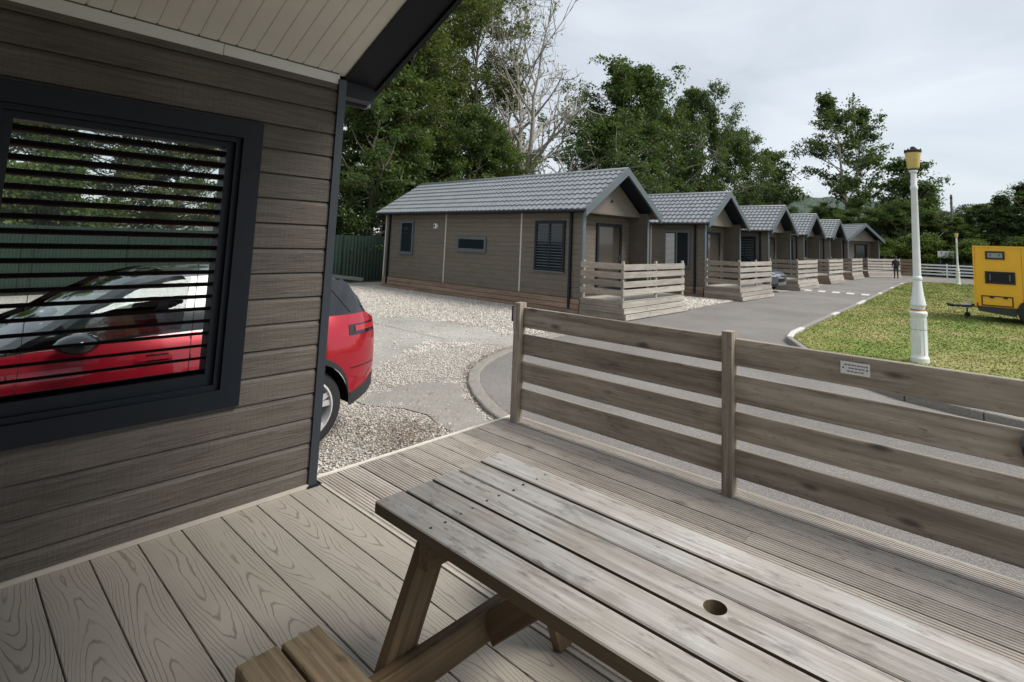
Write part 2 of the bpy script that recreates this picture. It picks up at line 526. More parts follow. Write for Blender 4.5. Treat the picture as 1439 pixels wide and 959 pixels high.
MT['concrete_dark'] = speckled('stained_concrete', [(0.3, (0.20, 0.187, 0.165)), (0.7, (0.34, 0.32, 0.285))], 60, (0.7, 1.2), bump=0.4, dist=0.008)
MT['kerb'] = speckled('kerb_concrete', [(0.3, (0.20, 0.185, 0.16)), (0.7, (0.33, 0.31, 0.275))], 30, (0.8, 1.15), bump=0.3)
MT['kerb_white'] = plain('white_kerb_paint', (0.58, 0.57, 0.54), 0.7, var=0.1, scale=14)
MT['gravel_bed'] = speckled('gravel_bed', [(0.1, (0.40, 0.355, 0.30)), (0.5, (0.60, 0.55, 0.49)), (0.9, (0.78, 0.74, 0.69))], 55, (0.75, 1.15), bump=1.0, dist=0.02, voronoi=True)
MT['earth'] = speckled('rough_grass_ground', [(0.3, (0.04, 0.055, 0.016)), (0.7, (0.10, 0.11, 0.04))], 3.0, (0.7, 1.2), bump=0.5, dist=0.05)
MT['turf'] = grass_ground()
MT['bark'] = plain('grey_brown_bark', (0.17, 0.145, 0.12), 0.9, var=0.4, scale=3.0, bump=0.5)
MT['bark_pale'] = plain('pale_bare_bark', (0.36, 0.33, 0.29), 0.85, var=0.3, scale=3.0)
MT['leaf_mid'] = leaf_mat('mid_green_leaves', (0.055, 0.088, 0.022), (0.095, 0.14, 0.034), (0.165, 0.20, 0.055))
MT['leaf_dark'] = leaf_mat('dark_green_leaves', (0.048, 0.078, 0.026), (0.078, 0.118, 0.038), (0.122, 0.158, 0.052))
MT['leaf_olive'] = leaf_mat('olive_leaves', (0.07, 0.092, 0.025), (0.11, 0.132, 0.038), (0.17, 0.185, 0.06))
MT['leaf_fir'] = leaf_mat('conifer_needles', (0.042, 0.070, 0.028), (0.062, 0.10, 0.038), (0.095, 0.135, 0.05), 0.3)
MT['green_steel'] = plain('green_sheet_steel', (0.0095, 0.0255, 0.017), 0.45, var=0.25, scale=1.5)
MT['white_paint'] = plain('white_painted_iron', (0.72, 0.74, 0.73), 0.45, var=0.06, scale=6)
MT['lantern'] = plain('yellowed_lantern', (0.62, 0.47, 0.16), 0.4, var=0.12, scale=9)
MT['hill'] = speckled('wooded_hillside', [(0.3, (0.034, 0.056, 0.040)), (0.7, (0.062, 0.092, 0.062))], 0.12, (0.7, 1.3), bump=1.0, dist=3.0)  # greens turned bluish: distance haze is put into the colour

# ------------------------------------------------------------------ ground, road, lawn
def sheet(name, pts, z, m, kind='structure'):
    mb = MB().add([(x, y, z) for x, y in pts], [tuple(range(len(pts)))])
    o = mb.build(name, m)
    if o.data.polygons[0].normal.z < 0:
        o.data.flip_normals()
    return struct(o, kind)


sheet('ground', [(-900, -900), (900, -900), (900, 900), (-900, 900)], GZ - 0.008, MT['earth'])
sheet('gravel_yard', [(-22.2, -9), (-3.0, -9), (-3.0, 3.9), (-6, 5.6), (-7.2, 8), (-7.9, 12), (-8.8, 30), (-9.6, 56), (-22.2, 56)], GZ - 0.004, MT['gravel_bed'])
KERB_A = [(-4.30, 4.36), (-4.64, 4.46), (-4.98, 4.60), (-5.51, 4.87), (-6.05, 5.23), (-6.61, 5.75), (-7.01, 6.45), (-7.32, 7.29), (-7.62, 8.44), (-7.80, 9.7), (-7.9, 11.2)]
sheet('road', [(-4.2, -9), (30, -9), (30, 57.6), (-9.7, 57.6), (-9.3, 45), (-8.9, 33), (-8.45, 22), (-8.0, 12)] + KERB_A[::-1] + [(-4.2, 4.3)], GZ, MT['asphalt'])
sheet('concrete_slab', [(-16.0, 6.6), (-12.66, 7.13), (-11.77, 8.3), (-10.13, 8.45), (-8.42, 8.45), (-7.66, 8.2), (-7.52, 7.6), (-8.9, 6.75), (-7.65, 4.6), (-6.9, 3.3), (-9.5, 0.0), (-16, 0.0)], GZ + 0.002, MT['concrete'])
sheet('stained_concrete_apron', [(-6.45, 3.6), (-6.6, 4.4), (-6.43, 4.85), (-6.15, 5.1), (-5.6, 4.72), (-5.05, 4.46), (-4.7, 4.30), (-4.45, 4.22), (-4.5, 3.78), (-4.9, 3.8), (-5.3, 3.93), (-5.75, 3.86), (-6.1, 3.62)], GZ + 0.006, MT['concrete_dark'])
# the joint between the slab's two bays
sheet('slab_joint', [(-12.3, 7.02), (-8.92, 6.98), (-8.92, 6.95), (-12.3, 6.985)], GZ + 0.006, MT['concrete_dark'])

LAWN = [(16, 7.2), (6, 7.7), (2.5, 8.15), (0.0, 8.62), (-0.75, 8.85), (-1.53, 9.1), (-2.29, 9.83), (-2.85, 10.7), (-3.38, 11.6), (-4.08, 12.83), (-4.3, 16.23), (-4.59, 22.34), (-4.96, 28.35), (-5.4, 35.5), (-5.75, 42.4), (-5.3, 44.6), (-4.2, 45.6), (0, 46.2), (16, 46.6)]
lawn_in = []
for i, (x, y) in enumerate(LAWN):
    a = Vector(LAWN[max(i - 1, 0)])
    b = Vector(LAWN[min(i + 1, len(LAWN) - 1)])
    d = (b - a).normalized()
    lawn_in.append((x + d.y * 0.12, y - d.x * 0.12))
sheet('lawn', lawn_in + [(26, 46.6), (26, 7.2)], GZ + 0.085, MT['turf'])


def resample(pts, step):
    out = [Vector(pts[0])]
    acc = 0
    for a, b in zip(pts[:-1], pts[1:]):
        a, b = Vector(a), Vector(b)
        L = (b - a).length
        t = step - acc
        while t <= L:
            out.append(a + (b - a) * (t / L))
            t += step
        acc = (acc + L) % step
    return out


def kerb(name, pts, step, width, top, white=()):
    root = struct(obj(name, None))
    ps = resample(pts, step)
    for i, (a, b) in enumerate(zip(ps[:-1], ps[1:])):
        d = b - a
        L = d.length - 0.012
        mb = MB()
        mb.prism([(-width / 2, -0.1), (width / 2, -0.1), (width / 2, top - 0.012), (width / 2 - 0.015, top), (-width / 2 + 0.015, top), (-width / 2, top - 0.012)], 0, L)
        o = mb.build('kerb_stone', MT['kerb_white'] if i in white else MT['kerb'], root, (a.x, a.y, GZ), (rnd.uniform(-.01, .01), rnd.uniform(-.004, .004), math.atan2(d.y, d.x)))
    return root


kerb('kerb', KERB_A, 0.62, 0.17, 0.045)
kerb('lawn_kerb', LAWN, 0.915, 0.13, 0.115, white=(24, 25, 30, 35, 36, 42, 48, 54))

# road hump with worn white bars
hump = MB()
prof = [(-0.45, 0.0), (0.45, 0.0), (0.22, 0.035), (0.0, 0.05), (-0.22, 0.035)]
hump.prism(prof, 0, 3.2)
struct(hump.build('road_hump', MT['asphalt'], None, (-8.35, 29.0, GZ + 0.003)))
hp = bpy.data.objects['road_hump']
for k in range(5):
    mb = MB().grid([[(0.12 + k * 0.64, -0.40, 0.010), (0.46 + k * 0.64, -0.40, 0.010)], [(0.12 + k * 0.64, -0.22, 0.039), (0.46 + k * 0.64, -0.22, 0.039)], [(0.12 + k * 0.64, -0.05, 0.053), (0.46 + k * 0.64, -0.05, 0.053)]])
    mb.build('white_marking', MT['kerb_white'], hp)

# loose gravel: real stones, denser close to the deck
rg = np.random.default_rng(3)


def in_poly(x, y, poly):
    inside = np.zeros(len(x), bool)
    n = len(poly)
    for i in range(n):
        x1, y1 = poly[i]
        x2, y2 = poly[(i + 1) % n]
        c = ((y1 > y) != (y2 > y)) & (x < (x2 - x1) * (y - y1) / (y2 - y1 + 1e-12) + x1)
        inside ^= c
    return inside


def stones(n, xr, yr, size, keep):
    x = rg.uniform(*xr, n)
    y = rg.uniform(*yr, n)
    k = keep(x, y)
    x, y = x[k], y[k]
    n = len(x)
    s = rg.uniform(0.5, 1.0, n) ** 1.5 * size
    base = np.array([[1, 0, 0], [0, 1, 0], [-1, 0, 0], [0, -1, 0], [0, 0, 1], [0, 0, -1]], float)
    v = base[None] * rg.uniform(0.65, 1.25, (n, 6, 1)) + rg.normal(0, 0.16, (n, 6, 3))
    v *= np.stack([rg.uniform(0.8, 1.3, n), rg.uniform(0.7, 1.1, n), rg.uniform(0.45, 0.8, n)], 1)[:, None, :]
    a = rg.uniform(0, 6.28, n)
    ca, sa = np.cos(a)[:, None], np.sin(a)[:, None]
    vx = v[:, :, 0] * ca - v[:, :, 1] * sa
    vy = v[:, :, 0] * sa + v[:, :, 1] * ca
    v = np.stack([vx, vy, v[:, :, 2]], 2) * s[:, None, None]
    v += np.stack([x, y, GZ + s * 0.35], 1)[:, None, :]
    f = np.array([[0, 1, 4], [1, 2, 4], [2, 3, 4], [3, 0, 4], [1, 0, 5], [2, 1, 5], [3, 2, 5], [0, 3, 5]])
    F = (f[None] + (np.arange(n) * 6)[:, None, None]).reshape(-1, 3)
    return v.reshape(-1, 3), F


slab1 = [tuple(v.co[:2]) for v in bpy.data.objects['concrete_slab'].data.vertices]
slab2 = [tuple(v.co[:2]) for v in bpy.data.objects['stained_concrete_apron'].data.vertices]
road = [tuple(v.co[:2]) for v in bpy.data.objects['road'].data.vertices]


def keep_gravel(x, y):
    wob = 0.16 * np.sin(x * 5.1 + y * 3.3) + 0.1 * np.sin(x * 13 - y * 9)
    ok = ~in_poly(x + wob, y + wob, slab1) & ~in_poly(x + wob * .8, y - wob * .8, slab2) & ~in_poly(x, y, road)
    stray = rg.uniform(0, 1, len(x)) < 0.07
    return (ok | (stray & ~in_poly(x, y, road))) & ~((x > -3.7) & (y < 3.7))


m, nt, p = new_mat('pale_gravel_stone')
ge = nt.nodes.new('ShaderNodeNewGeometry')
nt.links.new(ramp(nt, ge.outputs['Random Per Island'], [(0.0, (0.27, 0.225, 0.185)), (0.2, (0.45, 0.40, 0.34)), (0.6, (0.62, 0.575, 0.515)), (0.85, (0.76, 0.735, 0.70)), (1.0, (0.50, 0.42, 0.33))]), p.inputs['Base Color'])
p.inputs['Roughness'].default_value = 0.8
MT['stone'] = m
va, fa = stones(95000, (-9.5, -3.7), (1.6, 8.6), 0.0145, keep_gravel)
vb, fb = stones(70000, (-20.5, -8.2), (5.5, 12.3), 0.026, keep_gravel)
vc, fc = stones(12000, (-12.0, -8.2), (15.5, 21.0), 0.045, keep_gravel)
V = np.concatenate([va, vb, vc])
F = np.concatenate([fa, fb + len(va), fc + len(va) + len(vb)])
gv = obj('loose_gravel', np_mesh('loose_gravel', V, F, MT['stone']))
struct(gv, 'stuff')
gv['label'] = 'pale loose gravel stones spread over the yard beside the cabins'
gv['category'] = 'gravel'

# grass blades on the lawn
n = 170000
gy = 8.6 + (rg.uniform(0, 1, n) ** 1.9) * 36.5
gx = rg.uniform(-6.0, 5.0, n)
lp = np.array(lawn_in + [(26, 46.6), (26, 7.2)])
k = in_poly(gx, gy, [tuple(q) for q in lp])
gx, gy = gx[k], gy[k]
n = len(gx)
h = rg.uniform(0.010, 0.026, n) * (1 + gy / 50)
w = rg.uniform(0.006, 0.011, n) * (1 + gy / 14)
a = rg.uniform(0, 6.28, n)
lx, ly = rg.normal(0, 0.025, n), rg.normal(0, 0.025, n)
z0 = np.full(n, GZ + 0.083)
v = np.stack([np.stack([gx - np.cos(a) * w, gy - np.sin(a) * w, z0], 1), np.stack([gx + np.cos(a) * w, gy + np.sin(a) * w, z0], 1), np.stack([gx + lx, gy + ly, z0 + h], 1)], 1).reshape(-1, 3)
m, nt, p = new_mat('grass_blades')
ge = nt.nodes.new('ShaderNodeNewGeometry')
tcg = nt.nodes.new('ShaderNodeTexCoord')
ng = node(nt, 'ShaderNodeTexNoise', None, {'Vector': tcg.outputs['Object'], 'Scale': 0.55, 'Detail': 6.0, 'Roughness': 0.6})
mixn = nt.nodes.new('ShaderNodeMix')
mixn.data_type = 'RGBA'
mixn.inputs[7].default_value = (0.75, 0.74, 0.66, 1)
nt.links.new(math_(nt, 'GREATER_THAN', ge.outputs['Random Per Island'], 0.996), mixn.inputs[0])
nt.links.new(mixn.outputs[2], p.inputs['Base Color'])
fg = math_(nt, 'ADD', math_(nt, 'MULTIPLY', ng.outputs[0], 0.86), math_(nt, 'MULTIPLY', ge.outputs['Random Per Island'], 0.14))
nt.links.new(ramp(nt, fg, [(0.34, (0.135, 0.20, 0.026)), (0.46, (0.20, 0.24, 0.046)), (0.55, (0.285, 0.275, 0.085)), (0.70, (0.37, 0.325, 0.15))]), mixn.inputs[6])
p.inputs['Roughness'].default_value = 0.7
MT['blade'] = m
gr = obj('lawn_grass', np_mesh('lawn_grass', v, np.arange(n * 3).reshape(-1, 3), MT['blade']))
struct(gr, 'stuff')
gr['label'] = 'short patchy green and straw coloured lawn grass'
gr['category'] = 'grass'

# wooded hill far off
NX, NY = 130, 40
hx = np.linspace(-420, 60, NX)
hy = np.linspace(330, 560, NY)
HX, HY = np.meshgrid(hx, hy)
ridge = 47 * np.exp(-((HX + 190) / 150) ** 2) + 16 * np.exp(-((HX + 40) / 90) ** 2)
HZ = GZ + ridge * np.clip(np.sin(np.clip((HY - 330) / 150, 0, 1) * math.pi / 2), 0, 1)
HZ = HZ + rg.normal(0, 1.1, HX.shape) * np.clip((HY - 335) / 20, 0, 1)
V = np.stack([HX.ravel(), HY.ravel(), HZ.ravel()], 1)
I = np.arange(NX * NY).reshape(NY, NX)
F = np.stack([I[:-1, :-1].ravel(), I[:-1, 1:].ravel(), I[1:, 1:].ravel(), I[1:, :-1].ravel()], 1)
struct(obj('hill', np_mesh('hill', V, F, MT['hill'])))

# ------------------------------------------------------------------ our own cabin: porch wall, window, roof
XW = -3.52
own = thing('holiday_cabin', 'dark brown clad cabin with porch, louvred window and cream panelled sloping ceiling', 'cabin', (XW, 1.75, 0))


def own_part(name, mb, m, parent=own, loc=(0, 0, 0), rot=(0, 0, 0), **k):
    # locations are world coordinates for convenience
    o = mb.build(name, m, parent, loc, rot, **k)
    if parent is own:
        o.location = (loc[0] - XW, loc[1] - 1.75, loc[2])
    return o


_board = {}


def lap_board(length, h=0.150, t=0.018, m='clad'):
    key = (round(length, 3), h, m)
    if key not in _board:
        # local: length along x, face towards -y
        mb = MB().prism([(0, 0), (0, h), (-0.005, h), (-t, h - 0.026), (-t, 0.002), (-t + 0.002, 0)], 0, length)
        _board[key] = mb.mesh('wall_board', MT[m])
    return _board[key]


Y0, Y1 = -1.62, 1.70
WY0, WY1, WZ0, WZ1 = 0.03, 1.25, 0.60, 2.26
z = -0.030
while z < 2.62:
    segs = [(Y0, Y1)]
    hh = 0.150
    if z + 0.15 > WZ0 + 0.05 and z < WZ1 - 0.05:
        segs = [(Y0, WY0 + 0.03), (WY1 - 0.03, Y1)]
    for a, b in segs:
        o = obj('wall_board', lap_board(b - a), own, (0, b - 1.75, z), (0, 0, math.pi / 2))
        o.location = (0.0, a - 1.75, z)
        # rotating +90 deg turns the face (-y) to +x
    z += 0.1538
# sliver of board under the sill, lining behind the boards, wall core round the opening
core = MB()
core.box((-0.12, Y0 - 1.75, -0.40), (-0.004, WY0 + 0.03 - 1.75, 2.70))
core.box((-0.12, WY1 - 0.03 - 1.75, -0.40), (-0.004, 1.70 - 1.75, 2.70))
core.box((-0.12, WY0 + 0.03 - 1.75, -0.40), (-0.004, WY1 - 0.03 - 1.75, WZ0 + 0.03))
core.box((-0.12, WY0 + 0.03 - 1.75, WZ1 - 0.03), (-0.004, WY1 - 0.03 - 1.75, 2.70))
core.build('wall', MT['clad'], own)
MB().box((0.0, WY0 - 1.75, 0.5852), (0.017, WY1 - 1.75, 0.6)).build('wall_board', MT['clad'], own)
ct = MB().box((-0.135, -0.052, -0.02), (0.034, 0.0, 2.66), 0.0)
ct.build('corner_trim', MT['corner'], own)
MB().box((-0.14, -0.06, -0.03), (0.045, 0.012, 0.012)).build('trim_foot', MT['anth'], own)
MB().box((-0.01, Y0 - 1.75, 2.625), (0.022, 1.0 - 1.75, 2.692)).build('ceiling_trim', MT['white_trim'], own)
MB().box((-0.01, 1.004 - 1.75, 2.627), (0.020, 1.705 - 1.75, 2.692)).build('ceiling_trim', MT['white_trim'], own)
MB().box((0.019, Y0 - 1.75, 0.001), (0.035, 1.698 - 1.75, 0.022)).build('floor_trim', MT['pale_trim'], own)


def frame_ring(y0, y1, z0, z1, w, x0, x1, wb=None):
    wb = w if wb is None else wb
    mb = MB()
    mb.box((x0, y0, z0), (x1, y1, z0 + wb))
    mb.box((x0, y0, z1 - w), (x1, y1, z1))
    mb.box((x0, y0, z0 + wb), (x1, y0 + w, z1 - w))
    mb.box((x0, y1 - w, z0 + wb), (x1, y1, z1 - w))
    return mb


oy = -1.75
win = frame_ring(WY0 + oy, WY1 + oy, WZ0, WZ1, 0.105, -0.02, 0.040).build('window', MT['anth'], own)
frame_ring(WY0 + 0.105 + oy, WY1 - 0.105 + oy, WZ0 + 0.105, WZ1 - 0.105, 0.028, -0.135, 0.012).build('window_reveal', MT['anth'], win)
frame_ring(WY0 + 0.120 + oy, WY1 - 0.120 + oy, WZ0 + 0.118, WZ1 - 0.118, 0.050, -0.125, -0.020, 0.075).build('sash_frame', MT['anth'], win)
MB().box((-0.112, WY0 + 0.150 + oy, WZ0 + 0.16), (-0.108, WY1 - 0.150 + oy, WZ1 - 0.140)).build('pane', MT['glass'], win)
sl = MB().prism([(-0.036, -0.004), (0.0, -0.008), (0.036, -0.004), (0.039, 0.0), (0.036, 0.004), (0.0, 0.008), (-0.036, 0.004), (-0.039, 0.0)], 0, WY1 - WY0 - 0.336).mesh('slat', MT['slat'], True, 60)
z = WZ1 - 0.205
while z > WZ0 + 0.2:
    # near edge tipped up; local y becomes -x after the quarter turn
    obj('slat', sl, win, (-0.065, WY0 + 0.168 + oy, z), (math.radians(-17), 0, math.pi / 2))
    z -= 0.0693
for yy in (WY0 + 0.30, WY1 - 0.24):
    MB().box((-0.067, yy + oy - 0.0015, WZ0 + 0.19), (-0.064, yy + oy + 0.0015, WZ1 - 0.17)).build('blind_cord', MT['black'], win)

# sloping porch ceiling: narrow cream strips from the eaves up to the ridge
SL = 0.5
RX = -1.69 - XW                     # ridge, local x
ang = math.atan(SL)
LEN = RX / math.cos(ang)
strip = MB().prism([(0.0, 0.0), (0.0, 0.012), (0.096, 0.012), (0.096, 0.0), (0.086, 0.0), (0.083, 0.007), (0.079, 0.007), (0.076, 0.0)], 0, LEN).mesh('soffit_strip', MT['soffit'])
strip_r = MB().prism([(0.0, 0.0), (0.0, 0.012), (0.096, 0.012), (0.096, 0.0)], 0, LEN).mesh('soffit_strip', MT['soffit'])
y = -1.62
while y < 1.69:
    obj('soffit_strip', strip, own, (0.0, y - 1.75, 2.693), (0, -ang, 0))
    y += 0.0965
y = 1.745
rf = MB()
z0, z1 = 2.71, 2.71 + SL * RX
ov = 0.13
rf.hull([(-ov, -3.5, z0 - ov * SL), (RX, -3.5, z1), (RX, -3.5, z1 + 0.2), (-ov, -3.5, z0 - ov * SL + 0.2)], [(-ov, 0.25, z0 - ov * SL), (RX, 0.25, z1), (RX, 0.25, z1 + 0.2), (-ov, 0.25, z0 - ov * SL + 0.2)])
rf.build('roof_slope', MT['anth'], own)
rf = MB()  # guessed far half of the roof, out of view; also shades the porch
rf.hull([(RX, -3.5, z1 + 0.001), (2 * RX + ov, -3.5, z0 - ov * SL), (2 * RX + ov, -3.5, z0 - ov * SL + 0.2), (RX, -3.5, z1 + 0.2)], [(RX, 0.25, z1 + 0.001), (2 * RX + ov, 0.25, z0 - ov * SL), (2 * RX + ov, 0.25, z0 - ov * SL + 0.2), (RX, 0.25, z1 + 0.2)])
rf.build('roof_slope', MT['anth'], own)
# verge: dark board under the overhang plus a thin rolled edge
bb = MB()
bb.hull([(-0.02, -0.003, 2.672), (RX, -0.003, 2.672 + SL * (RX + 0.02)), (RX, -0.003, 2.75 + SL * RX), (-0.02, -0.003, 2.75)], [(-0.02, 0.245, 2.672), (RX, 0.245, 2.672 + SL * (RX + 0.02)), (RX, 0.245, 2.75 + SL * RX), (-0.02, 0.245, 2.75)])
bb.build('bargeboard', MT['anth'], own)
lip = MB()
lip.hull([(-ov, 0.25, z0 - ov * SL - 0.05), (RX, 0.25, z1 - 0.05), (RX, 0.25, z1 + 0.24), (-ov, 0.25, z0 - ov * SL + 0.24)], [(-ov, 0.285, z0 - ov * SL - 0.05), (RX, 0.285, z1 - 0.05), (RX, 0.285, z1 + 0.24), (-ov, 0.285, z0 - ov * SL + 0.24)])
lip.build('verge_strip', MT['anth'], own)
MB().box((-0.13, -3.4, 2.565), (-0.02, 0.245, 2.67)).build('eaves_box', MT['anth'], own)
gut = MB()
gut.tube([(-0.19, -3.4, 2.60), (-0.19, 0.26, 2.60)], 0.055, 12)
gut.build('gutter', MT['anth'], own, smooth=True)
MB().box((-0.235, 0.262, 2.555), (-0.15, 0.288, 2.66)).build('gutter_end', MT['slate_trim'], own)
# guessed porch parts out of view; the rear wall is added to block light
MB().box((-0.12, -3.45, -0.4), (3.72, -3.37, 3.5)).build('unseen_rear_wall', MT['clad'], own)
for yy in (-3.2, -2.5):
    MB().box((3.60, yy, -0.02), (3.70, yy + 0.10, 2.72)).build('porch_post', MT['slate_trim'], own)

# ------------------------------------------------------------------ decking
porch = thing('porch_floor', 'smooth beige grained decking boards under the porch roof', 'decking', (XW, 0, 0))
cb = MB().prism([(-0.0905, -0.022), (0.0905, -0.022), (0.0905, -0.002), (0.0885, 0.0), (-0.0885, 0.0), (-0.0905, -0.002)], 0, 6.05).mesh('deck_board', MT['composite'])
y = 1.68
while y > -1.6:
    obj('deck_board', cb, porch, (0.036, y, 0.0))
    y -= 0.1865
MB().box((0.036, 1.776, -0.03), (6.05, 1.792, 0.004)).build('edge_trim', MT['pale_trim'], porch)
MB().box((0.0, -1.7, -0.43), (6.05, 1.74, -0.03)).build('sub_frame', MT['frame_wood'], porch)

deck = thing('timber_deck', 'weathered grooved timber decking between porch and rail fence', 'decking', (-3.6, 1.8, 0))
W, NG = 0.143, 6
pr = [(0, -0.026), (W, -0.026), (W, -0.002)]
gw = (W - 0.012) / NG
for i in range(NG):
    x1 = W - 0.006 - i * gw
    pr += [(x1, 0.0), (x1 - gw * 0.52, 0.0), (x1 - gw * 0.60, -0.0038), (x1 - gw * 0.92, -0.0038)]
pr += [(0.006, 0.0), (0.0, -0.002)]
DECKW = 6.3
db = MB().prism(pr, 0, DECKW).mesh('deck_board', MT['deck'])
dbs = [MB().prism(pr, 0, L).mesh('deck_board', MT['deck']) for L in (2.38, 3.915)]
ys = [1.93 - 0.128, 1.95, 2.105, 2.262, 2.42, 2.577, 2.735, 2.892, 3.05, 3.21, 3.368, 3.50]
yb = 1.795
i = 0
while yb < 3.6:
    if i in (4, 8):
        obj('deck_board', dbs[0], deck, (0.012, yb - 1.8, rnd.uniform(-.0015, .0015)))
        obj('deck_board', dbs[1], deck, (0.012 + 2.385, yb - 1.8, rnd.uniform(-.0015, .0015)))
    else:
        obj('deck_board', db, deck, (0.012 + rnd.uniform(-.004, .004), yb - 1.8, rnd.uniform(-.0015, .0015)))
    yb += 0.1535
    i += 1
EDGE = yb - 1.8 - 0.006
MB().box((-0.016, 0.0, -0.20), (0.006, EDGE, -0.004)).build('skirt_board', MT['rail'], deck)
MB().box((-0.014, 0.0, -0.42), (0.006, EDGE, -0.21)).build('skirt_board', MT['rail'], deck)
MB().box((-0.016, EDGE, -0.20), (6.3, EDGE + 0.022, -0.001)).build('skirt_board', MT['rail'], deck)
MB().box((-0.014, EDGE, -0.42), (6.3, EDGE + 0.020, -0.21)).build('skirt_board', MT['rail'], deck)
MB().box((-0.018, 0.0, -0.003), (0.010, EDGE, 0.006)).build('edge_strip', MT['pale_edge'], deck)
for k in range(8):
    MB().box((0.05 + k * 0.86, 0.02, -0.44), (0.10 + k * 0.86, EDGE - 0.02, -0.03)).build('joist', MT['frame_wood'], deck)

# ------------------------------------------------------------------ rail fence on the deck
FY = 3.525
fence = thing('rail_fence', 'weathered four-rail timber fence along the edge of the deck', 'fence', (-3.46, FY, 0))
post_me = MB()
post_me.box((-0.035, -0.045, 0.0), (0.035, 0.045, 1.032))
post_me = post_me.mesh('post', MT['fence'])
for px_ in (0.0, 1.97, 3.95, 5.9):
    # grain runs along local x: stand the board on end
    mb = MB().box((0.0, -0.045, -0.036), (1.045, 0.045, 0.036), 0.004)
    mb.build('post', MT['fence'], fence, (px_, -0.012, -0.002), (0, -math.pi / 2, 0))
for k, top in enumerate((1.000, 0.765, 0.530, 0.292)):
    for a, b in ((0.037, 1.933), (2.007, 3.913), (3.987, 5.863)):
        mb = MB().box((0.0, -0.0165, -0.176), (b - a, 0.0165, 0.0), 0.004)
        mb.build('rail', MT['fence'], fence, (a, 0.012, top + rnd.uniform(-.004, .004)), (rnd.uniform(-.01, .01), rnd.uniform(-.0015, .0015), 0))

hinge = thing('gate_hinge', 'black bracket with bright metal strips on the end post of fence', 'hinge', (-3.505, FY - 0.04, 0.90))
MB().box((-0.035, 0.0, -0.03), (0.0, 0.05, 0.105)).build('bracket', MT['black'], hinge)
mt_steel = plain('galvanised_steel', (0.62, 0.62, 0.62), 0.35, metal=0.6, var=0.1, scale=20)
for dx in (0.014, 0.029):
    MB().box((dx, -0.028, -0.09), (dx + 0.009, -0.018, 0.105)).build('metal_strip', mt_steel, hinge)

sign = thing('notice_plate', 'small white notice plate screwed to the top rail of fence', 'sign', (-0.735, FY - 0.008, 0.925))
MB().box((-0.077, -0.004, -0.035), (0.077, 0.0, 0.035)).build('plate', MT['white_trim'], sign)
ink = plain('faded_print', (0.16, 0.155, 0.17), 0.7)
for row, (a, b, zz) in enumerate(((-0.056, 0.066, 0.018), (-0.034, 0.05, 0.0), (-0.042, 0.056, -0.018))):
    x = a
    while x < b - 0.008:
        wlen = rnd.uniform(0.008, 0.02)
        MB().box((x, -0.0048, zz - 0.0035), (min(x + wlen, b), -0.0042, zz + 0.0035)).build('print_line', ink, sign)
        x += wlen + 0.004
for sx_ in (-0.062, 0.062):
    MB().lathe([(0.0045, -0.007), (0.0045, -0.004)], 10, 'y', sx_, 0, 0.0).build('screw', MT['black'], sign)

# rounded black and grey cap of a lamp fixed on the rail by the next post
sp = thing('fence_lamp', 'small rounded black and grey lamp fixed to fence rail', 'lamp', (0.055, FY - 0.05, 0.70))
body = MB().lathe([(0.001, -0.10), (0.03, -0.098), (0.055, -0.075), (0.068, -0.03), (0.070, 0.0)], 20)
body.build('lamp_body', MT['black'], sp, smooth=True)
MB().lathe([(0.070, 0.0), (0.072, 0.012), (0.064, 0.04), (0.04, 0.058), (0.001, 0.062)], 20).build('lamp_cap', MT['slate_trim'], sp, smooth=True)
MB().box((-0.02, 0.03, -0.03), (0.02, 0.10, 0.0)).build('lamp_arm', MT['black'], sp)

# ------------------------------------------------------------------ picnic table
TX0, TY0, TZ = -1.675, 1.045, 0.72
tbl = thing('picnic_table', 'silvered timber picnic table with parasol hole and attached benches', 'table', (-0.6, 1.33, 0))
Wt, gap = 0.106, 0.010
for k in range(5):
    y0 = -0.285 + k * (Wt + gap)
    x0 = -1.07 + (0, 0.004, -0.003, 0.006, -0.005)[k]
    L = 2.15
    if k != 2:
        mb = MB()
        mb.box((0, 0, -0.04), (L, Wt, 0.0), 0.0035)
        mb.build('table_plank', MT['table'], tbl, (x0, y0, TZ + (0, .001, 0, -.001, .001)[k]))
    else:
        # middle plank with the round parasol hole
        bm = bmesh.new()
        n = 32
        cx, cy, r = -x0, Wt / 2, 0.029
        ring = [(cx + r * math.cos(2 * math.pi * i / n), cy + r * math.sin(2 * math.pi * i / n)) for i in range(n)]
        mb = MB()
        sq = []
        for i in range(n):
            t = 2 * math.pi * i / n
            c, s_ = math.cos(t), math.sin(t)
            q = (Wt / 2) / max(abs(c), abs(s_))
            sq.append((cx + q * c, cy + q * s_))
        hw = Wt / 2
        for zz in (0.0, -0.04):
            mb.add([(x, y, zz) for x, y in ring] + [(x, y, zz) for x, y in sq], [(i, (i + 1) % n, n + (i + 1) % n, n + i) for i in range(n)])
        mb.add([(x, y, 0) for x, y in ring] + [(x, y, -0.04) for x, y in ring], [(i, (i + 1) % n, n + (i + 1) % n, n + i) for i in range(n)])
        mb.box((0, 0, -0.04), (cx - hw, Wt, 0.0))
        mb.box((cx + hw, 0, -0.04), (L, Wt, 0.0))
        mb.add([(cx - hw, 0, -0.04), (cx + hw, 0, -0.04), (cx + hw, 0, 0), (cx - hw, 0, 0)], [(0, 1, 2, 3)])
        mb.add([(cx - hw, Wt, -0.04), (cx + hw, Wt, -0.04), (cx + hw, Wt, 0), (cx - hw, Wt, 0)], [(0, 1, 2, 3)])
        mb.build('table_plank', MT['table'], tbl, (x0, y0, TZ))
        bm.free()
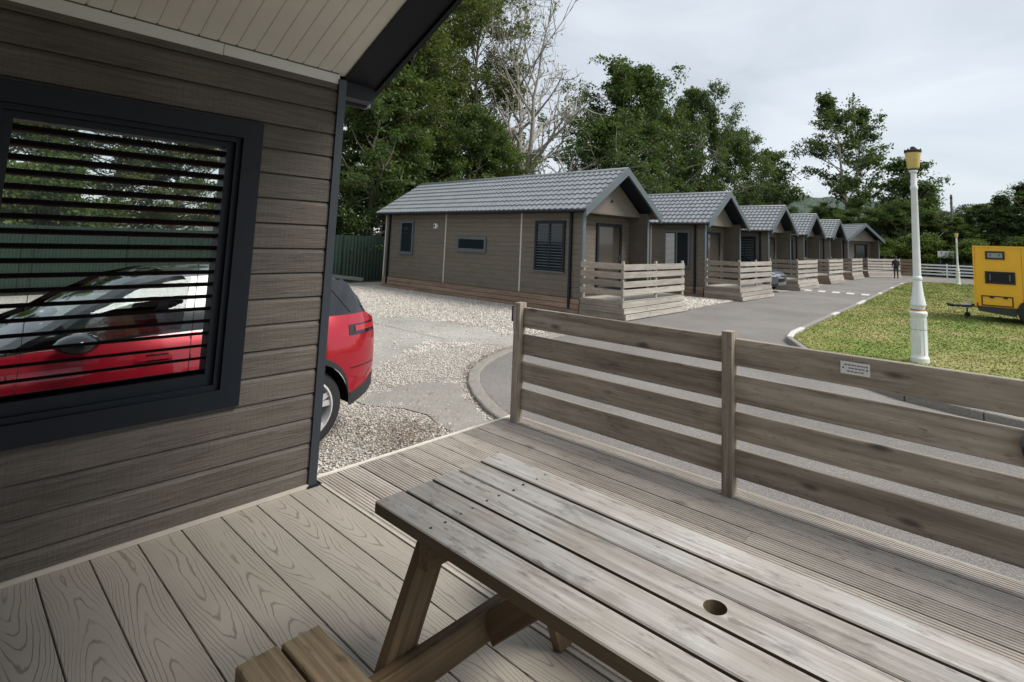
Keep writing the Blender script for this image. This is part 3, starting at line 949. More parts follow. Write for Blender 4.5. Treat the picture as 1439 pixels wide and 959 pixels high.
for side in (-1, 1):
    for k in range(2):
        yy = side * 0.57 + (k - 0.5) * 0.116 - 0.0535
        mb = MB().box((0, 0, -0.042), (2.12 - 0.0 * k, 0.107, 0), 0.004)
        mb.build('bench_plank', MT['bench'], tbl, (-1.06 + 0.006 * k, yy, 0.43))
for sx_ in (-1, 1):
    fx = sx_ * 0.80
    # cross beam carrying the benches (grain along its length)
    mb = MB().box((0, -0.022, -0.105), (1.34, 0.022, 0), 0.004)
    mb.build('cross_beam', MT['frame_wood'], tbl, (fx, -0.67, 0.386), (0, 0, math.pi / 2))
    # beam under the table top
    mb = MB().box((0, -0.022, -0.07), (0.56, 0.022, 0), 0.004)
    mb.build('top_beam', MT['frame_wood'], tbl, (fx - sx_ * 0.0, -0.28, TZ - 0.0415), (0, 0, math.pi / 2))
    for s in (-1, 1):
        p0, p1 = Vector((0, s * 0.20, 0.677)), Vector((0, s * 0.47, 0.0))
        d = p1 - p0
        L = d.length
        mb = MB().box((0, -0.05, -0.022), (L, 0.05, 0.022), 0.004)
        o = mb.build('leg', MT['frame_wood'], tbl)
        xax = d.normalized()
        zax = Vector((1, 0, 0))
        yax = zax.cross(xax)
        o.matrix_local = Matrix(((xax.x, yax.x, zax.x, fx - sx_ * (-0.0455)), (xax.y, yax.y, zax.y, p0.y), (xax.z, yax.z, zax.z, p0.z), (0, 0, 0, 1)))
        # square off the foot: small pad
    a = Vector((fx - sx_ * 0.03, 0, 0.33))
    b = Vector((fx - sx_ * 0.42, 0, 0.668))
    d = b - a
    mb = MB().box((0, -0.035, -0.045), (d.length, 0.035, 0.045), 0.004)
    o = mb.build('brace', MT['frame_wood'], tbl)
    xax = d.normalized()
    yax = Vector((0, 1, 0))
    zax = xax.cross(yax)
    o.matrix_local = Matrix(((xax.x, yax.x, zax.x, a.x), (xax.y, yax.y, zax.y, a.y), (xax.z, yax.z, zax.z, a.z), (0, 0, 0, 1)))
    for s in (-1, 1):
        MB().lathe([(0.012, -0.026), (0.012, -0.022), (0.006, -0.0215)], 12, 'x', fx, s * 0.33, 0.335).build('bolt', mt_steel, tbl)

# ------------------------------------------------------------------ neighbouring cabins
CL, CWD, EZ, RISE = 10.45, 3.66, 2.66, 1.22      # length, width, eaves height, ridge above eaves
SLOPE = math.hypot(CWD / 2 + 0.28, RISE * (CWD / 2 + 0.28) / (CWD / 2))
PITCH = math.atan2(RISE, CWD / 2)


def tile_mesh():
    nx_, ns = int((CL + 0.62) / 0.0367), 0
    L = CL + 0.62
    xs = np.linspace(0, L, nx_ + 1)
    courses = 8
    ch = SLOPE / courses
    rows = []
    for c in range(courses):
        # each course rises a little towards its lower lip, then steps down
        rows += [(c * ch, -0.006), (c * ch + ch * 0.5, 0.010), (c * ch + ch * 0.97, 0.030)]
    rows.append((SLOPE, -0.006))
    P = []
    for sd, hh in rows:
        P.append([(x, sd, hh + 0.038 * (0.5 + 0.5 * math.cos(2 * math.pi * x / 0.22)) ** 0.8) for x in xs])
    mb = MB().grid(P)
    return mb.mesh('roof_slope', MT['roof'], True, 35)


TILE = tile_mesh()
proto_mesh = {}


def cached(key, fn):
    if key not in proto_mesh:
        proto_mesh[key] = fn()
    return proto_mesh[key]


def bx(name, m, parent, a, b, ch=0.0):
    """box part whose mesh is shared between alike pieces; local origin at corner a"""
    d = (round(b[0] - a[0], 4), round(b[1] - a[1], 4), round(b[2] - a[2], 4))
    me = cached((name, m.name, d, ch), lambda: MB().box((0, 0, 0), d, ch).mesh(name, m))
    return obj(name, me, parent, a)


def cabin(label, loc, rz=0.0, boards=True, shutters=True, far=False, window_blind=False):
    """gable at local x=0 facing +x, near long side at y=0 facing -y, floor at z=0"""
    c = thing('holiday_cabin', label, 'cabin', loc, rz, 'row of holiday cabins along the road')
    bx('wall', MT['clad2'], c, (-CL, 0.02, -0.06), (-0.75, CWD, EZ))
    bx('wall', MT['clad2'], c, (-0.75, 0.02, -0.06), (0.0, 0.12, EZ))
    bx('wall', MT['clad2'], c, (-0.75, CWD - 0.10, -0.06), (0.0, CWD, EZ))
    # long side cladding in three bays with pale joint strips
    bays = ((-CL + 0.05, -6.46), (-6.40, -2.55), (-2.49, -0.05))
    nb = 17
    pitch = EZ / nb
    for a, b in bays:
        if boards:
            for k in range(nb):
                obj('wall_board', lap_board(b - a, round(pitch - 0.006, 4), 0.016, 'clad2'), c, (a, 0.018, k * pitch))
        else:
            def prof(a=a, b=b):
                mb = MB()
                for k in range(nb):
                    z = k * pitch
                    h = pitch - 0.006
                    mb.prism([(0, z), (0, z + h), (-0.005, z + h), (-0.016, z + h - 0.026), (-0.016, z)], 0, b - a)
                return mb.mesh('wall_cladding', MT['clad2'])
            obj('wall_cladding', cached(('cl', round(b - a, 3)), prof), c, (a, 0.018, 0))
    for x in (-6.46, -2.55):
        bx('joint_strip', MT['pale_trim'], c, (x, -0.004, 0), (x + 0.06, 0.014, EZ))
    for k in range(nb):
        if boards:
            # recessed front wall boards face +x
            obj('wall_board', lap_board(round(CWD - 0.22, 3), round(pitch - 0.006, 4), 0.016, 'clad2'), c, (-0.748, 0.11, k * pitch), (0, 0, math.pi / 2))
    bx('corner_trim', MT['slate_trim'], c, (-0.055, -0.012, -0.05), (0.012, 0.125, EZ - 0.05))
    bx('corner_trim', MT['slate_trim'], c, (-0.055, CWD - 0.105, -0.05), (0.012, CWD + 0.012, EZ - 0.05))
    bx('corner_trim', MT['pale_trim'], c, (-CL - 0.01, -0.012, -0.05), (-CL + 0.06, 0.03, EZ))
    for x in (-CL + 0.32, -0.46):
        bx('downpipe', MT['anth'], c, (x, -0.075, -0.3), (x + 0.075, -0.005, EZ), 0.012)
    # timber skirt
    for k in range(3):
        bx('skirt_board', MT['skirt'], c, (-CL, -0.03 - 0.012 * k, -0.16 - 0.15 * k), (-0.05, -0.008, -0.025 - 0.15 * k))
    bx('skirt_frame', MT['black'], c, (-CL + 0.1, 0.0, -0.44), (-0.1, CWD - 0.1, -0.07))
    # roof: two tiled slopes, ridge, verge boards, gutter
    hw = CWD / 2
    r1 = obj('roof_slope', TILE, c, (-CL - 0.30, hw, EZ + RISE + 0.07), (math.pi - PITCH + math.pi, 0, 0))
    r1.matrix_local = Matrix(((1, 0, 0, -CL - 0.30), (0, -math.cos(PITCH), -math.sin(PITCH), hw), (0, -math.sin(PITCH), math.cos(PITCH), EZ + RISE + 0.07), (0, 0, 0, 1)))
    r2 = obj('roof_slope', TILE, c)
    r2.matrix_local = Matrix(((-1, 0, 0, 0.32), (0, math.cos(PITCH), math.sin(PITCH), hw), (0, -math.sin(PITCH), math.cos(PITCH), EZ + RISE + 0.07), (0, 0, 0, 1)))

    def roof_core():
        mb = MB()
        e = 0.26
        zz = EZ + 0.03 - e * RISE / hw
        mb.hull([(-CL - 0.28, -e, zz), (-CL - 0.28, hw, EZ + RISE + 0.05), (-CL - 0.28, CWD + e, zz), (-CL - 0.28, CWD + e, zz - 0.04), (-CL - 0.28, hw, EZ + RISE - 0.04), (-CL - 0.28, -e, zz - 0.04)],
                [(0.29, -e, zz), (0.29, hw, EZ + RISE + 0.05), (0.29, CWD + e, zz), (0.29, CWD + e, zz - 0.04), (0.29, hw, EZ + RISE - 0.04), (0.29, -e, zz - 0.04)])
        return mb.mesh('roof_deck', MT['anth'])
    obj('roof_deck', cached('roofcore', roof_core), c)
    obj('ridge_cap', cached('ridge', lambda: MB().tube([(-CL - 0.3, hw, EZ + RISE + 0.075), (0.31, hw, EZ + RISE + 0.075)], 0.075, 10).mesh('ridge_cap', MT['roof'], True)), c)
    for s in (0, 1):
        def barge(s=s):
            mb = MB()
            e = 0.30
            yl = -e if s == 0 else CWD + e
            zl = EZ + 0.02 - e * RISE / hw
            zt = EZ + RISE + 0.02
            mb.hull([(0.27, yl, zl - 0.13), (0.27, hw, zt - 0.13), (0.27, hw, zt + 0.12), (0.27, yl, zl + 0.12)], [(0.345, yl, zl - 0.13), (0.345, hw, zt - 0.13), (0.345, hw, zt + 0.12), (0.345, yl, zl + 0.12)])
            return mb.mesh('bargeboard', MT['slate_trim'])
        obj('bargeboard', cached(('barge', s), barge), c)
        bg = cached(('bargeb', s), lambda s=s: MB().hull([(-CL - 0.32, (-0.3 if s == 0 else CWD + 0.3), EZ - 0.30), (-CL - 0.32, hw, EZ + RISE - 0.11), (-CL - 0.32, hw, EZ + RISE + 0.13), (-CL - 0.32, (-0.3 if s == 0 else CWD + 0.3), EZ - 0.06)], [(-CL - 0.28, (-0.3 if s == 0 else CWD + 0.3), EZ - 0.30), (-CL - 0.28, hw, EZ + RISE - 0.11), (-CL - 0.28, hw, EZ + RISE + 0.13), (-CL - 0.28, (-0.3 if s == 0 else CWD + 0.3), EZ - 0.06)]).mesh('bargeboard', MT['slate_trim']))
        obj('bargeboard', bg, c)
    obj('gutter', cached('gut', lambda: MB().tube([(-CL - 0.28, -0.31, EZ - 0.14), (0.26, -0.31, EZ - 0.14)], 0.055, 10).mesh('gutter', MT['anth'], True)), c)
    bx('eaves_board', MT['anth'], c, (-CL - 0.25, -0.24, EZ - 0.12), (0.26, -0.02, EZ - 0.09))
    # gable infill with its little spotlight
    obj('gable_panel', cached('gable', lambda: MB().hull([(-0.34, 0.0, EZ - 0.11), (-0.34, hw, EZ + RISE - 0.06), (-0.34, CWD, EZ - 0.11)], [(-0.30, 0.0, EZ - 0.11), (-0.30, hw, EZ + RISE - 0.06), (-0.30, CWD, EZ - 0.11)]).mesh('gable_panel', MT['gable'])), c)
    if not far:
        obj('spotlight', cached('spot', lambda: MB().lathe([(0.035, 0), (0.045, 0.03), (0.03, 0.05)], 12, 'x').mesh('spotlight', MT['black'])), c, (-0.30, hw, EZ + 0.30))
    bx('porch_ceiling', MT['gable'], c, (-0.75, 0.0, EZ - 0.14), (-0.30, CWD, EZ - 0.115))

    # windows: proud frame, dark pane, louvres or blind
    def window(x0, x1, z0, z1, louvre, blind=False, mull=False):
        d, h = x1 - x0, z1 - z0

        def fr():
            mb = MB()
            w = 0.085
            mb.box((0, -0.045, 0), (d, 0.0, w))
            mb.box((0, -0.045, h - w), (d, 0.0, h))
            mb.box((0, -0.045, w), (w, 0.0, h - w))
            mb.box((d - w, -0.045, w), (d, 0.0, h - w))
            if mull:
                mb.box((d / 2 - 0.035, -0.04, w), (d / 2 + 0.035, 0.0, h - w))
            return mb.mesh('window', MT['slate_trim'] if not louvre else MT['anth'])
        o = obj('window', cached(('win', d, h, mull, louvre), fr), c, (x0, 0.0, z0))
        bx('pane', MT['pane'], o, (0.08, -0.016, 0.08), (d - 0.08, -0.008, h - 0.08))
        bx('window_sill', MT['slate_trim'], o, (-0.02, -0.065, -0.03), (d + 0.02, -0.004, 0.0))
        if louvre:
            ns = int((h - 0.2) / 0.085)
            for k in range(ns):
                s = obj('slat', cached(('slat', d), lambda: MB().box((0.09, -0.022, -0.003), (d - 0.09, 0.012, 0.003)).mesh('slat', MT['slate_trim'])), o, (0, -0.024, 0.14 + k * 0.085), (math.radians(35), 0, 0))
        if blind:
            for k in range(int((h - 0.2) / 0.05)):
                obj('blind_slat', cached(('bslat', d), lambda: MB().box((0.09, -0.004, -0.019), (d * 0.42, 0.0, 0.019)).mesh('blind_slat', MT['blind'])), o, (0, -0.02, 0.13 + k * 0.05), (math.radians(20), 0, 0))
    window(-9.32, -8.42, 0.95, 2.25, False)
    window(-5.70, -4.16, 1.19, 1.68, False)
    window(-1.88, -0.66, 0.72, 2.24, shutters, window_blind, True)
    if not far:
        v = obj('flue_vent', cached('flue', lambda: MB().lathe([(0.10, 0), (0.10, -0.08), (0.07, -0.10), (0.055, -0.10)], 18, 'y').mesh('flue_vent', MT['white_trim'], True, 40)), c, (-6.98, 0.0, 2.05))
        obj('vent_core', cached('fluec', lambda: MB().lathe([(0.05, -0.101), (0.05, -0.105)], 14, 'y').mesh('vent_core', MT['black'])), v)

    # glazed front door in the recess
    def door():
        mb = MB()
        w, h, t = 1.42, 2.20, 0.11
        mb.box((0, 0, 0), (0.05, t, h))
        mb.box((0, w - t, 0), (0.05, w, h))
        mb.box((0, t, h - t), (0.05, w - t, h))
        mb.box((0, t, 0), (0.05, w - t, 0.12))
        return mb.mesh('door', MT['anth'])
    d = obj('door', cached('door', door), c, (-0.732, 1.62, 0.06))
    bx('door_pane', MT['pane'] if far else MT['door_glass'], d, (0.012, 0.10, 0.11), (0.024, 1.33, 2.10))
    bx('handle', MT['slate_trim'], d, (0.05, 1.25, 0.98), (0.085, 1.27, 1.16))
    return c


def plank_part(name, mat, parent, a, L, w, t, axis='x', jitter=0.0):
    """plank with grain along its length; a = start corner, w = height in z, t = thickness"""
    me = cached(('plank', name, mat.name, round(L, 3), w, t), lambda: MB().box((0, 0, 0), (L, t, w), 0.004).mesh(name, mat))
    return obj(name, me, parent, (a[0], a[1], a[2] + rnd.uniform(-jitter, jitter)), (0, 0, 0 if axis == 'x' else math.pi / 2))


def veranda(label, loc, rz=0.0, depth=1.45, width=3.45, far=False, gap_end=False):
    """raised deck in front of a cabin's gable: local x outwards, y along the front"""
    v = thing('veranda_deck', label, 'decking', loc, rz, 'timber verandas in front of the cabins')
    H = 0.06
    bx('deck_frame', MT['black'], v, (0.02, 0.03, -0.42), (depth - 0.04, width - 0.03, H - 0.06))
    nb = 10
    for k in range(nb):
        plank_part('deck_board', MT['rail'], v, (0.02 + (k + 1) * (depth - 0.02) / nb - 0.006, 0.0, H - 0.03), width, 0.028, (depth - 0.02) / nb - 0.008, 'y')
    for k in range(3):
        z = -0.43 + k * 0.155
        st = 0.05 * (2 - k)
        plank_part('skirt_board', MT['skirt'] if far else MT['rail_shaded'], v, (0.0, -0.03 - st * 0.3, z), depth + st, 0.148, 0.026, 'x')
        plank_part('skirt_board', MT['rail'], v, (depth + 0.028 + st, -0.03, z), width + 0.03, 0.148, 0.026, 'y')
    posts = [(0.03, 0.0), (depth - 0.07, 0.0), (depth - 0.07, width / 2), (depth - 0.07, width - 0.08)]
    for px_, py_ in posts:
        me = cached('vpost', lambda: MB().box((0, 0, 0), (1.07, 0.07, 0.07), 0.004).mesh('post', MT['rail']))
        o = obj('post', me, v, (px_ + 0.07, py_, H), (0, -math.pi / 2, 0))
    for k in range(4):
        z = H + 0.13 + k * 0.235
        plank_part('rail', MT['rail_shaded'], v, (0.0, -0.032, z), depth - 0.005, 0.165, 0.03, 'x', 0.012)  # side rails take the shaded copy, front rails the pale one
        plank_part('rail', MT['rail'], v, (depth + 0.032, -0.03, z), width + 0.02, 0.165, 0.03, 'y', 0.012)
    return v


MT['rail_shaded'] = wood('shaded_rail_timber', (0.17, 0.14, 0.11), (0.34, 0.29, 0.235), knots=0.5, tint=0.2)  # rail timber darkened: shade of the side faces put into the colour
m, nt, p = new_mat('brown_reflection_glass')
t = nt.nodes.new('ShaderNodeTexCoord')
p.inputs['Base Color'].default_value = (0.055, 0.048, 0.042, 1)  # brownish reflection put into one even base colour; no blind is drawn
p.inputs['Roughness'].default_value = 0.05
MT['door_glass'] = m

ROW = [(-9.6, 12.2), (-9.62, 20.25), (-9.85, 28.2), (-10.25, 35.7), (-10.55, 43.2)]
names = ['holiday cabin beside the gravel yard, with small vent and shuttered side window',
         'second cabin along the road from the gravel yard, white blind in its side window',
         'third cabin along the road, beyond the parked dark car',
         'fourth cabin along the road from the gravel yard',
         'fifth cabin along the road, next before the angled last cabin']
vnames = ['timber veranda of the cabin beside the gravel yard', 'timber veranda of the second cabin, with parked car behind it',
          'timber veranda of the third cabin beside the road hump', 'timber veranda of the fourth cabin from gravel yard', 'timber veranda of the fifth cabin before the angled cabin']
for i, (x, y) in enumerate(ROW):
    cabin(names[i], (x, y, 0), 0.0, boards=i < 3, shutters=(i != 1), far=i > 2, window_blind=(i == 1))
    veranda(vnames[i], (x + 0.02, y - 0.05, 0), 0.0, far=i > 2)
cabin('last cabin in the row, turned with its gable towards the lawn', (-10.9, 50.4, 0), math.radians(-30), boards=False, far=True)
veranda('wide reddish timber veranda of the last, angled cabin', (-10.85, 50.3, 0), math.radians(-30), depth=1.9, width=3.6, far=True)

# ------------------------------------------------------------------ green steel fence behind the yard
gf = thing('steel_fence', 'dark green corrugated steel fence behind the gravel yard and car', 'fence', (-22.4, -8, GZ))
nxt = []
L = 2.45
cor = [[(0.012 * (0.5 + 0.5 * math.cos(2 * math.pi * yy / 0.16)) * 3.0, yy, zz) for yy in np.arange(0, L + 0.001, 0.02)] for zz in (0.05, 2.05)]
panel_me = MB().grid(cor).mesh('fence_panel', MT['green_steel'], True, 60)
for k in range(13):
    obj('fence_panel', panel_me, gf, (0, k * L, 0))
    bx('fence_post', MT['green_steel'], gf, (-0.10, k * L - 0.04, 0), (-0.02, k * L + 0.04, 2.08))

# ------------------------------------------------------------------ cars
CARM = {'red': plain('red_car_paint', (0.42, 0.006, 0.022), 0.22, metal=0.3, coat=1.0),
        'silver': plain('grey_car_paint', (0.16, 0.18, 0.21), 0.28, metal=0.5, coat=1.0)}
MT['tyre'] = plain('tyre_rubber', (0.022, 0.022, 0.023), 0.8, bump=0.2, scale=40)
MT['alloy'] = plain('alloy_wheel', (0.62, 0.62, 0.63), 0.35, metal=0.25)
MT['gloss_black'] = plain('gloss_black', (0.010, 0.011, 0.013), 0.12, coat=0.6)
MT['car_roof'] = plain('dark_roof_paint', (0.045, 0.05, 0.058), 0.16, coat=0.8)
MT['trim_grey'] = plain('dark_grey_plastic', (0.030, 0.031, 0.034), 0.6)
MT['tail'] = plain('red_lamp_lens', (0.42, 0.01, 0.02), 0.12, coat=0.6)
MT['head'] = plain('clear_lamp_lens', (0.75, 0.78, 0.80), 0.08, coat=0.8)
MT['car_glass'] = glass_mat('car_glass', (0.60, 0.68, 0.66), 0.01)
MT['seat'] = plain('dark_seat_fabric', (0.018, 0.018, 0.020), 0.8)

LC, RW_, FW_, WR = 4.36, 0.82, 3.46, 0.372


def lerp_tab(tab, s):
    for (a, va), (b, vb) in zip(tab[:-1], tab[1:]):
        if s <= b:
            t = max(0.0, min(1.0, (s - a) / (b - a)))
            t = t * t * (3 - 2 * t) * 0.5 + t * 0.5
            return va + (vb - va) * t
    return tab[-1][1]


T_TOP = [(0.0, 1.15), (0.15, 1.215), (1.0, 1.215), (2.0, 1.19), (2.8, 1.15), (3.1, 1.13), (3.6, 1.06), (4.0, 0.97), (4.25, 0.86), (4.36, 0.76)]
T_ROOF = [(0.10, 1.24), (0.22, 1.42), (0.36, 1.57), (0.9, 1.645), (1.5, 1.665), (1.95, 1.65), (2.2, 1.60), (2.5, 1.45), (2.8, 1.27), (3.06, 1.135)]
T_BOT = [(0.0, 0.46), (0.12, 0.40), (0.4, 0.34), (1.4, 0.26), (2.9, 0.26), (3.9, 0.28), (4.2, 0.30), (4.36, 0.36)]


def c_half(s):
    w = 0.955
    if s < 0.62:
        w -= 0.24 * ((0.62 - s) / 0.62) ** 2.4
    if s > 3.55:
        w -= 0.34 * ((s - 3.55) / 0.81) ** 2.4
    # flared rear haunch
    return w + 0.015 * math.exp(-((s - 0.85) / 0.4) ** 2) + 0.012 * math.exp(-((s - 3.4) / 0.4) ** 2)


def c_bot(s):
    b = lerp_tab(T_BOT, s)
    for c in (RW_, FW_):
        if abs(s - c) < 0.43:
            b = max(b, WR + math.sqrt(max(0, 0.43 ** 2 - (s - c) ** 2)))
    return b


def c_x(s, z):
    """half width of the flank at station s and height z"""
    w = c_half(s)
    t = (z - 0.28) / (1.15 - 0.28)
    inward = 0.05 * max(0, 0.35 - t) ** 1.5 * 4 + 0.075 * max(0, (t - 0.62) / 0.38) ** 2.0
    groove = 0.014 * math.exp(-((t - 0.30) / 0.10) ** 2)
    return w - inward - groove


def make_car(label, paint, loc, rz):
    c = thing('parked_car', label, 'car', loc, rz)
    st = sorted(set([round(LC * i / 130, 4) for i in range(131)] + [round(q + e, 4) for q in (RW_, FW_) for e in (-0.4299, -0.428, -0.42, -0.41, 0.41, 0.42, 0.428, 0.4299)]))
    NR = 14
    body = MB()
    for sg in (-1, 1):
        P = []
        for s in st:
            b, t = c_bot(s), lerp_tab(T_TOP, s)
            row = []
            for k in range(NR + 1):
                z = b + (t - b) * k / NR
                row.append((sg * c_x(s, z), s, z))
            P.append(row)
        body.grid(P, flip=sg > 0)
    # shoulder / bonnet / tail cap across the top
    P = []
    for s in st:
        t = lerp_tab(T_TOP, s)
        xe = c_x(s, t)
        P.append([(xe * u, s, t + 0.035 * (1 - u ** 2) * (1 if s > 3.0 else 0)) for u in np.linspace(-1, 1, 13)])
    body.grid(P)
    # tail and nose
    for s in (0.0, LC):
        b, t = c_bot(s), lerp_tab(T_TOP, s)
        P = []
        for k in range(NR + 1):
            z = b + (t - b) * k / NR
            xe = c_x(s, z)
            bul = 0.09 if s == 0 else -0.10
            P.append([(xe * u, s - bul * (1 - u * u) * (0.6 + 0.4 * math.sin(math.pi * k / NR)), z) for u in np.linspace(-1, 1, 13)])
        body.grid(P, flip=s == 0)
    bo = body.build('body', CARM[paint], c, smooth=True, angle=35)
    # floor pan closes the underside
    MB().box((-0.68, 0.45, 0.27), (0.68, LC - 0.4, 0.33)).build('underbody', MT['black'], c)
    # black sills and bumper skirts
    for sg in (-1, 1):
        P = []
        for s in st:
            b = c_bot(s)
            hgt = 0.085 if abs(s - 2.1) < 1.0 else 0.12
            if abs(s - RW_) < 0.43 or abs(s - FW_) < 0.43:
                hgt = 0.055
            P.append([(sg * (c_x(s, b + hgt * q) + 0.012), s, b + hgt * q - 0.004) for q in (0, 0.5, 1)] + [(sg * (c_x(s, b + hgt) - 0.01), s, b + hgt)])
        MB().grid(P, flip=sg > 0).build('arch_trim', MT['trim_grey'], c, smooth=True, angle=40)
        # wheel-arch liners
        for wc in (RW_, FW_):
            P = []
            for k in range(17):
                a = math.pi * k / 16
                P.append([(sg * xx, wc + 0.43 * math.cos(a), WR + 0.43 * math.sin(a)) for xx in (0.93, 0.50)])
            MB().grid(P).build('arch_liner', MT['black'], c, smooth=True)
            MB().lathe([(0.43, 0), (0.43, 0.01)], 24, 'x', sg * 0.52, wc, WR).build('arch_liner', MT['black'], c)
    MB().grid([[(u * 0.70, -0.005 - 0.088 * (1 - u * u), z) for u in np.linspace(-1, 1, 9)] for z in (0.44, 0.60)]).build('rear_bumper', MT['trim_grey'], c, smooth=True)
    MB().grid([[(u * 0.60, LC + 0.012 + 0.098 * (1 - u * u), z) for u in np.linspace(-1, 1, 9)] for z in (0.52, 0.68)]).build('grille', MT['gloss_black'], c, smooth=True)
    # greenhouse
    sr = [0.10 + (3.06 - 0.10) * i / 74 for i in range(75)]

    def edge(s, q):
        """q 0 at belt, 1 at roof edge"""
        zb = lerp_tab(T_TOP, s)
        zr = max(lerp_tab(T_ROOF, s) - 0.035, zb + 0.002)
        xb = c_x(s, zb) - 0.035
        f = (zr - zb) / 0.44
        xr = xb - 0.20 * f
        return (xb + (xr - xb) * q - 0.025 * math.sin(math.pi * q) * -f * 0.5, s, zb + (zr - zb) * q)
    for sg in (-1, 1):
        P = [[(sg * e[0], e[1], e[2]) for e in (edge(s, q) for q in np.linspace(0, 1, 7))] for s in sr]
        i_b = next(i for i, s in enumerate(sr) if s > 1.80)
        MB().grid(P[i_b:], flip=sg > 0).build('side_glass', MT['car_glass'], c, smooth=True)
        MB().grid(P[:i_b + 1], flip=sg > 0).build('rear_side_glass', MT['gloss_black'], c, smooth=True)
        # pillars and window surround lie just outside the glass

        def strip(s_lo, s_hi, q0=0.0, q1=1.0, name='pillar', mm=MT['gloss_black'], off=0.006):
            P = []
            for q in np.linspace(q0, q1, 8):
                a, b = s_lo(q), s_hi(q)
                ra = []
                for s in np.linspace(a, b, 4):
                    e = edge(s, q)
                    ra.append((sg * (e[0] + off), e[1], e[2]))
                P.append(ra)
            MB().grid(P).build(name, mm, c, smooth=True)
        strip(lambda q: 1.80 - 0.10 * q, lambda q: 1.93 - 0.10 * q)
        strip(lambda q: 0.92 - 0.10 * q, lambda q: 1.00 - 0.10 * q)
        strip(lambda q: 0.14 + 0.18 * q, lambda q: 0.34 + 0.30 * q)
        # A pillar follows the windscreen edge
        P = []
        for s in np.linspace(1.90, 3.05, 20):
            e = edge(s, 1.0)
            P.append([(sg * (e[0] + 0.010), e[1] - 0.06, e[2] - 0.05), (sg * (e[0] + 0.012), e[1], e[2] + 0.012), (sg * (e[0] - 0.07), e[1] + 0.035, e[2] + 0.032)])
        MB().grid(P).build('windscreen_pillar', MT['gloss_black'], c, smooth=True)
        # bright waist strip
        P = [[(sg * (edge(s, q)[0] + 0.008), s, edge(s, q)[2]) for q in (0.0, 0.05)] for s in np.linspace(0.3, 2.95, 30)]
        MB().grid(P).build('waist_strip', MT['gloss_black'], c, smooth=True)
    P = []
    for s in sr:
        e = edge(s, 1.0)
        zr = lerp_tab(T_ROOF, s)
        P.append([(e[0] * u, s, e[2] + (zr - e[2] + 0.02) * (1 - abs(u) ** 2.5)) for u in np.linspace(-1, 1, 11)])
    i_ws = next(i for i, s in enumerate(sr) if s > 1.95)
    i_rg = next(i for i, s in enumerate(sr) if s > 0.34)
    MB().grid(P[i_rg:i_ws + 1]).build('roof', MT['car_roof'], c, smooth=True)
    MB().grid(P[i_ws:]).build('windscreen', MT['car_glass'], c, smooth=True)
    MB().grid(P[:i_rg + 1]).build('rear_window', MT['gloss_black'], c, smooth=True)
    MB().hull([(-0.60, 0.44, 1.595), (0.60, 0.44, 1.595), (0.58, 0.10, 1.555), (-0.58, 0.10, 1.555)], [(-0.60, 0.44, 1.56), (0.60, 0.44, 1.56), (0.58, 0.12, 1.52), (-0.58, 0.12, 1.52)]).build('spoiler', MT['car_roof'], c)
    # shut lines, handles, vents, lamps, mirrors
    for sg in (-1, 1):
        def flank(s0, s1, z0, z1, off, name, mm, n=8, skew=0.0):
            P = []
            for s in np.linspace(s0, s1, n):
                P.append([(sg * (c_x(s + skew * q, z0 + (z1 - z0) * q) + off), s + skew * q, z0 + (z1 - z0) * q) for q in np.linspace(0, 1, 6)])
            return MB().grid(P).build(name, mm, c, smooth=True)
        for s0 in (1.86, 2.96):
            flank(s0, s0 + 0.009, 0.36, 1.16, 0.0015, 'shut_line', MT['black'], 2)
        flank(1.20, 1.209, 0.62, 1.12, 0.0015, 'shut_line', MT['black'], 2, -0.16)
        flank(2.02, 2.17, 1.005, 1.055, 0.004, 'handle_recess', MT['gloss_black'], 5)
        h = flank(1.98, 2.24, 1.018, 1.045, 0.030, 'door_handle', CARM[paint], 6)
        flank(3.00, 3.40, 0.955, 0.99, 0.004, 'wing_vent', MT['black'], 6)
        flank(0.02, 0.42, 1.02, 1.12, 0.004, 'tail_lamp', MT['gloss_black'], 10)
        flank(0.02, 0.34, 1.055, 1.105, 0.010, 'tail_lamp', MT['tail'], 10)
        flank(3.86, 4.30, 0.76, 0.83, 0.006, 'headlamp', MT['head'], 10)
        mir = MB()
        pts = []
        for k in range(9):
            a = math.pi * k / 8
            r = math.sin(a) ** 0.6
            y = -0.09 + 0.18 * k / 8
            pts.append([(sg * (1.03 + 0.13 * r * math.cos(t)), 2.62 + y * 1.6, 1.20 + 0.075 * r * math.sin(t)) for t in np.linspace(0, 2 * math.pi, 15)])
        mir.grid(pts)
        mo = mir.build('door_mirror', MT['gloss_black'], c, smooth=True)
        MB().box((min(sg * 0.86, sg * 0.98), 2.60, 1.13), (max(sg * 0.86, sg * 0.98), 2.66, 1.16)).build('mirror_arm', MT['trim_grey'], mo)
        # wheels
        for wc in (RW_, FW_):
            wx = sg * 0.80
            wh = MB().lathe([(0.265, -0.11), (0.33, -0.118), (0.362, -0.095), (WR, -0.05), (WR, 0.05), (0.362, 0.095), (0.33, 0.118), (0.265, 0.11)], 40, 'x', cap=False).build('wheel', MT['tyre'], c, (wx, wc, WR), smooth=True, angle=50)
            MB().lathe([(0.262, -0.09), (0.272, -0.112), (0.272, 0.112), (0.255, 0.118), (0.248, 0.09), (0.235, 0.02), (0.235, -0.05)], 36, 'x', cap=False).build('rim', MT['alloy'], wh, (0, 0, 0), (0, 0, 0 if sg > 0 else math.pi), smooth=True, angle=30)
            MB().lathe([(0.24, -0.03), (0.24, -0.02)], 30, 'x').build('brake_disc', MT['black'], wh, (0, 0, 0), (0, 0, 0 if sg > 0 else math.pi))
            spk = MB()
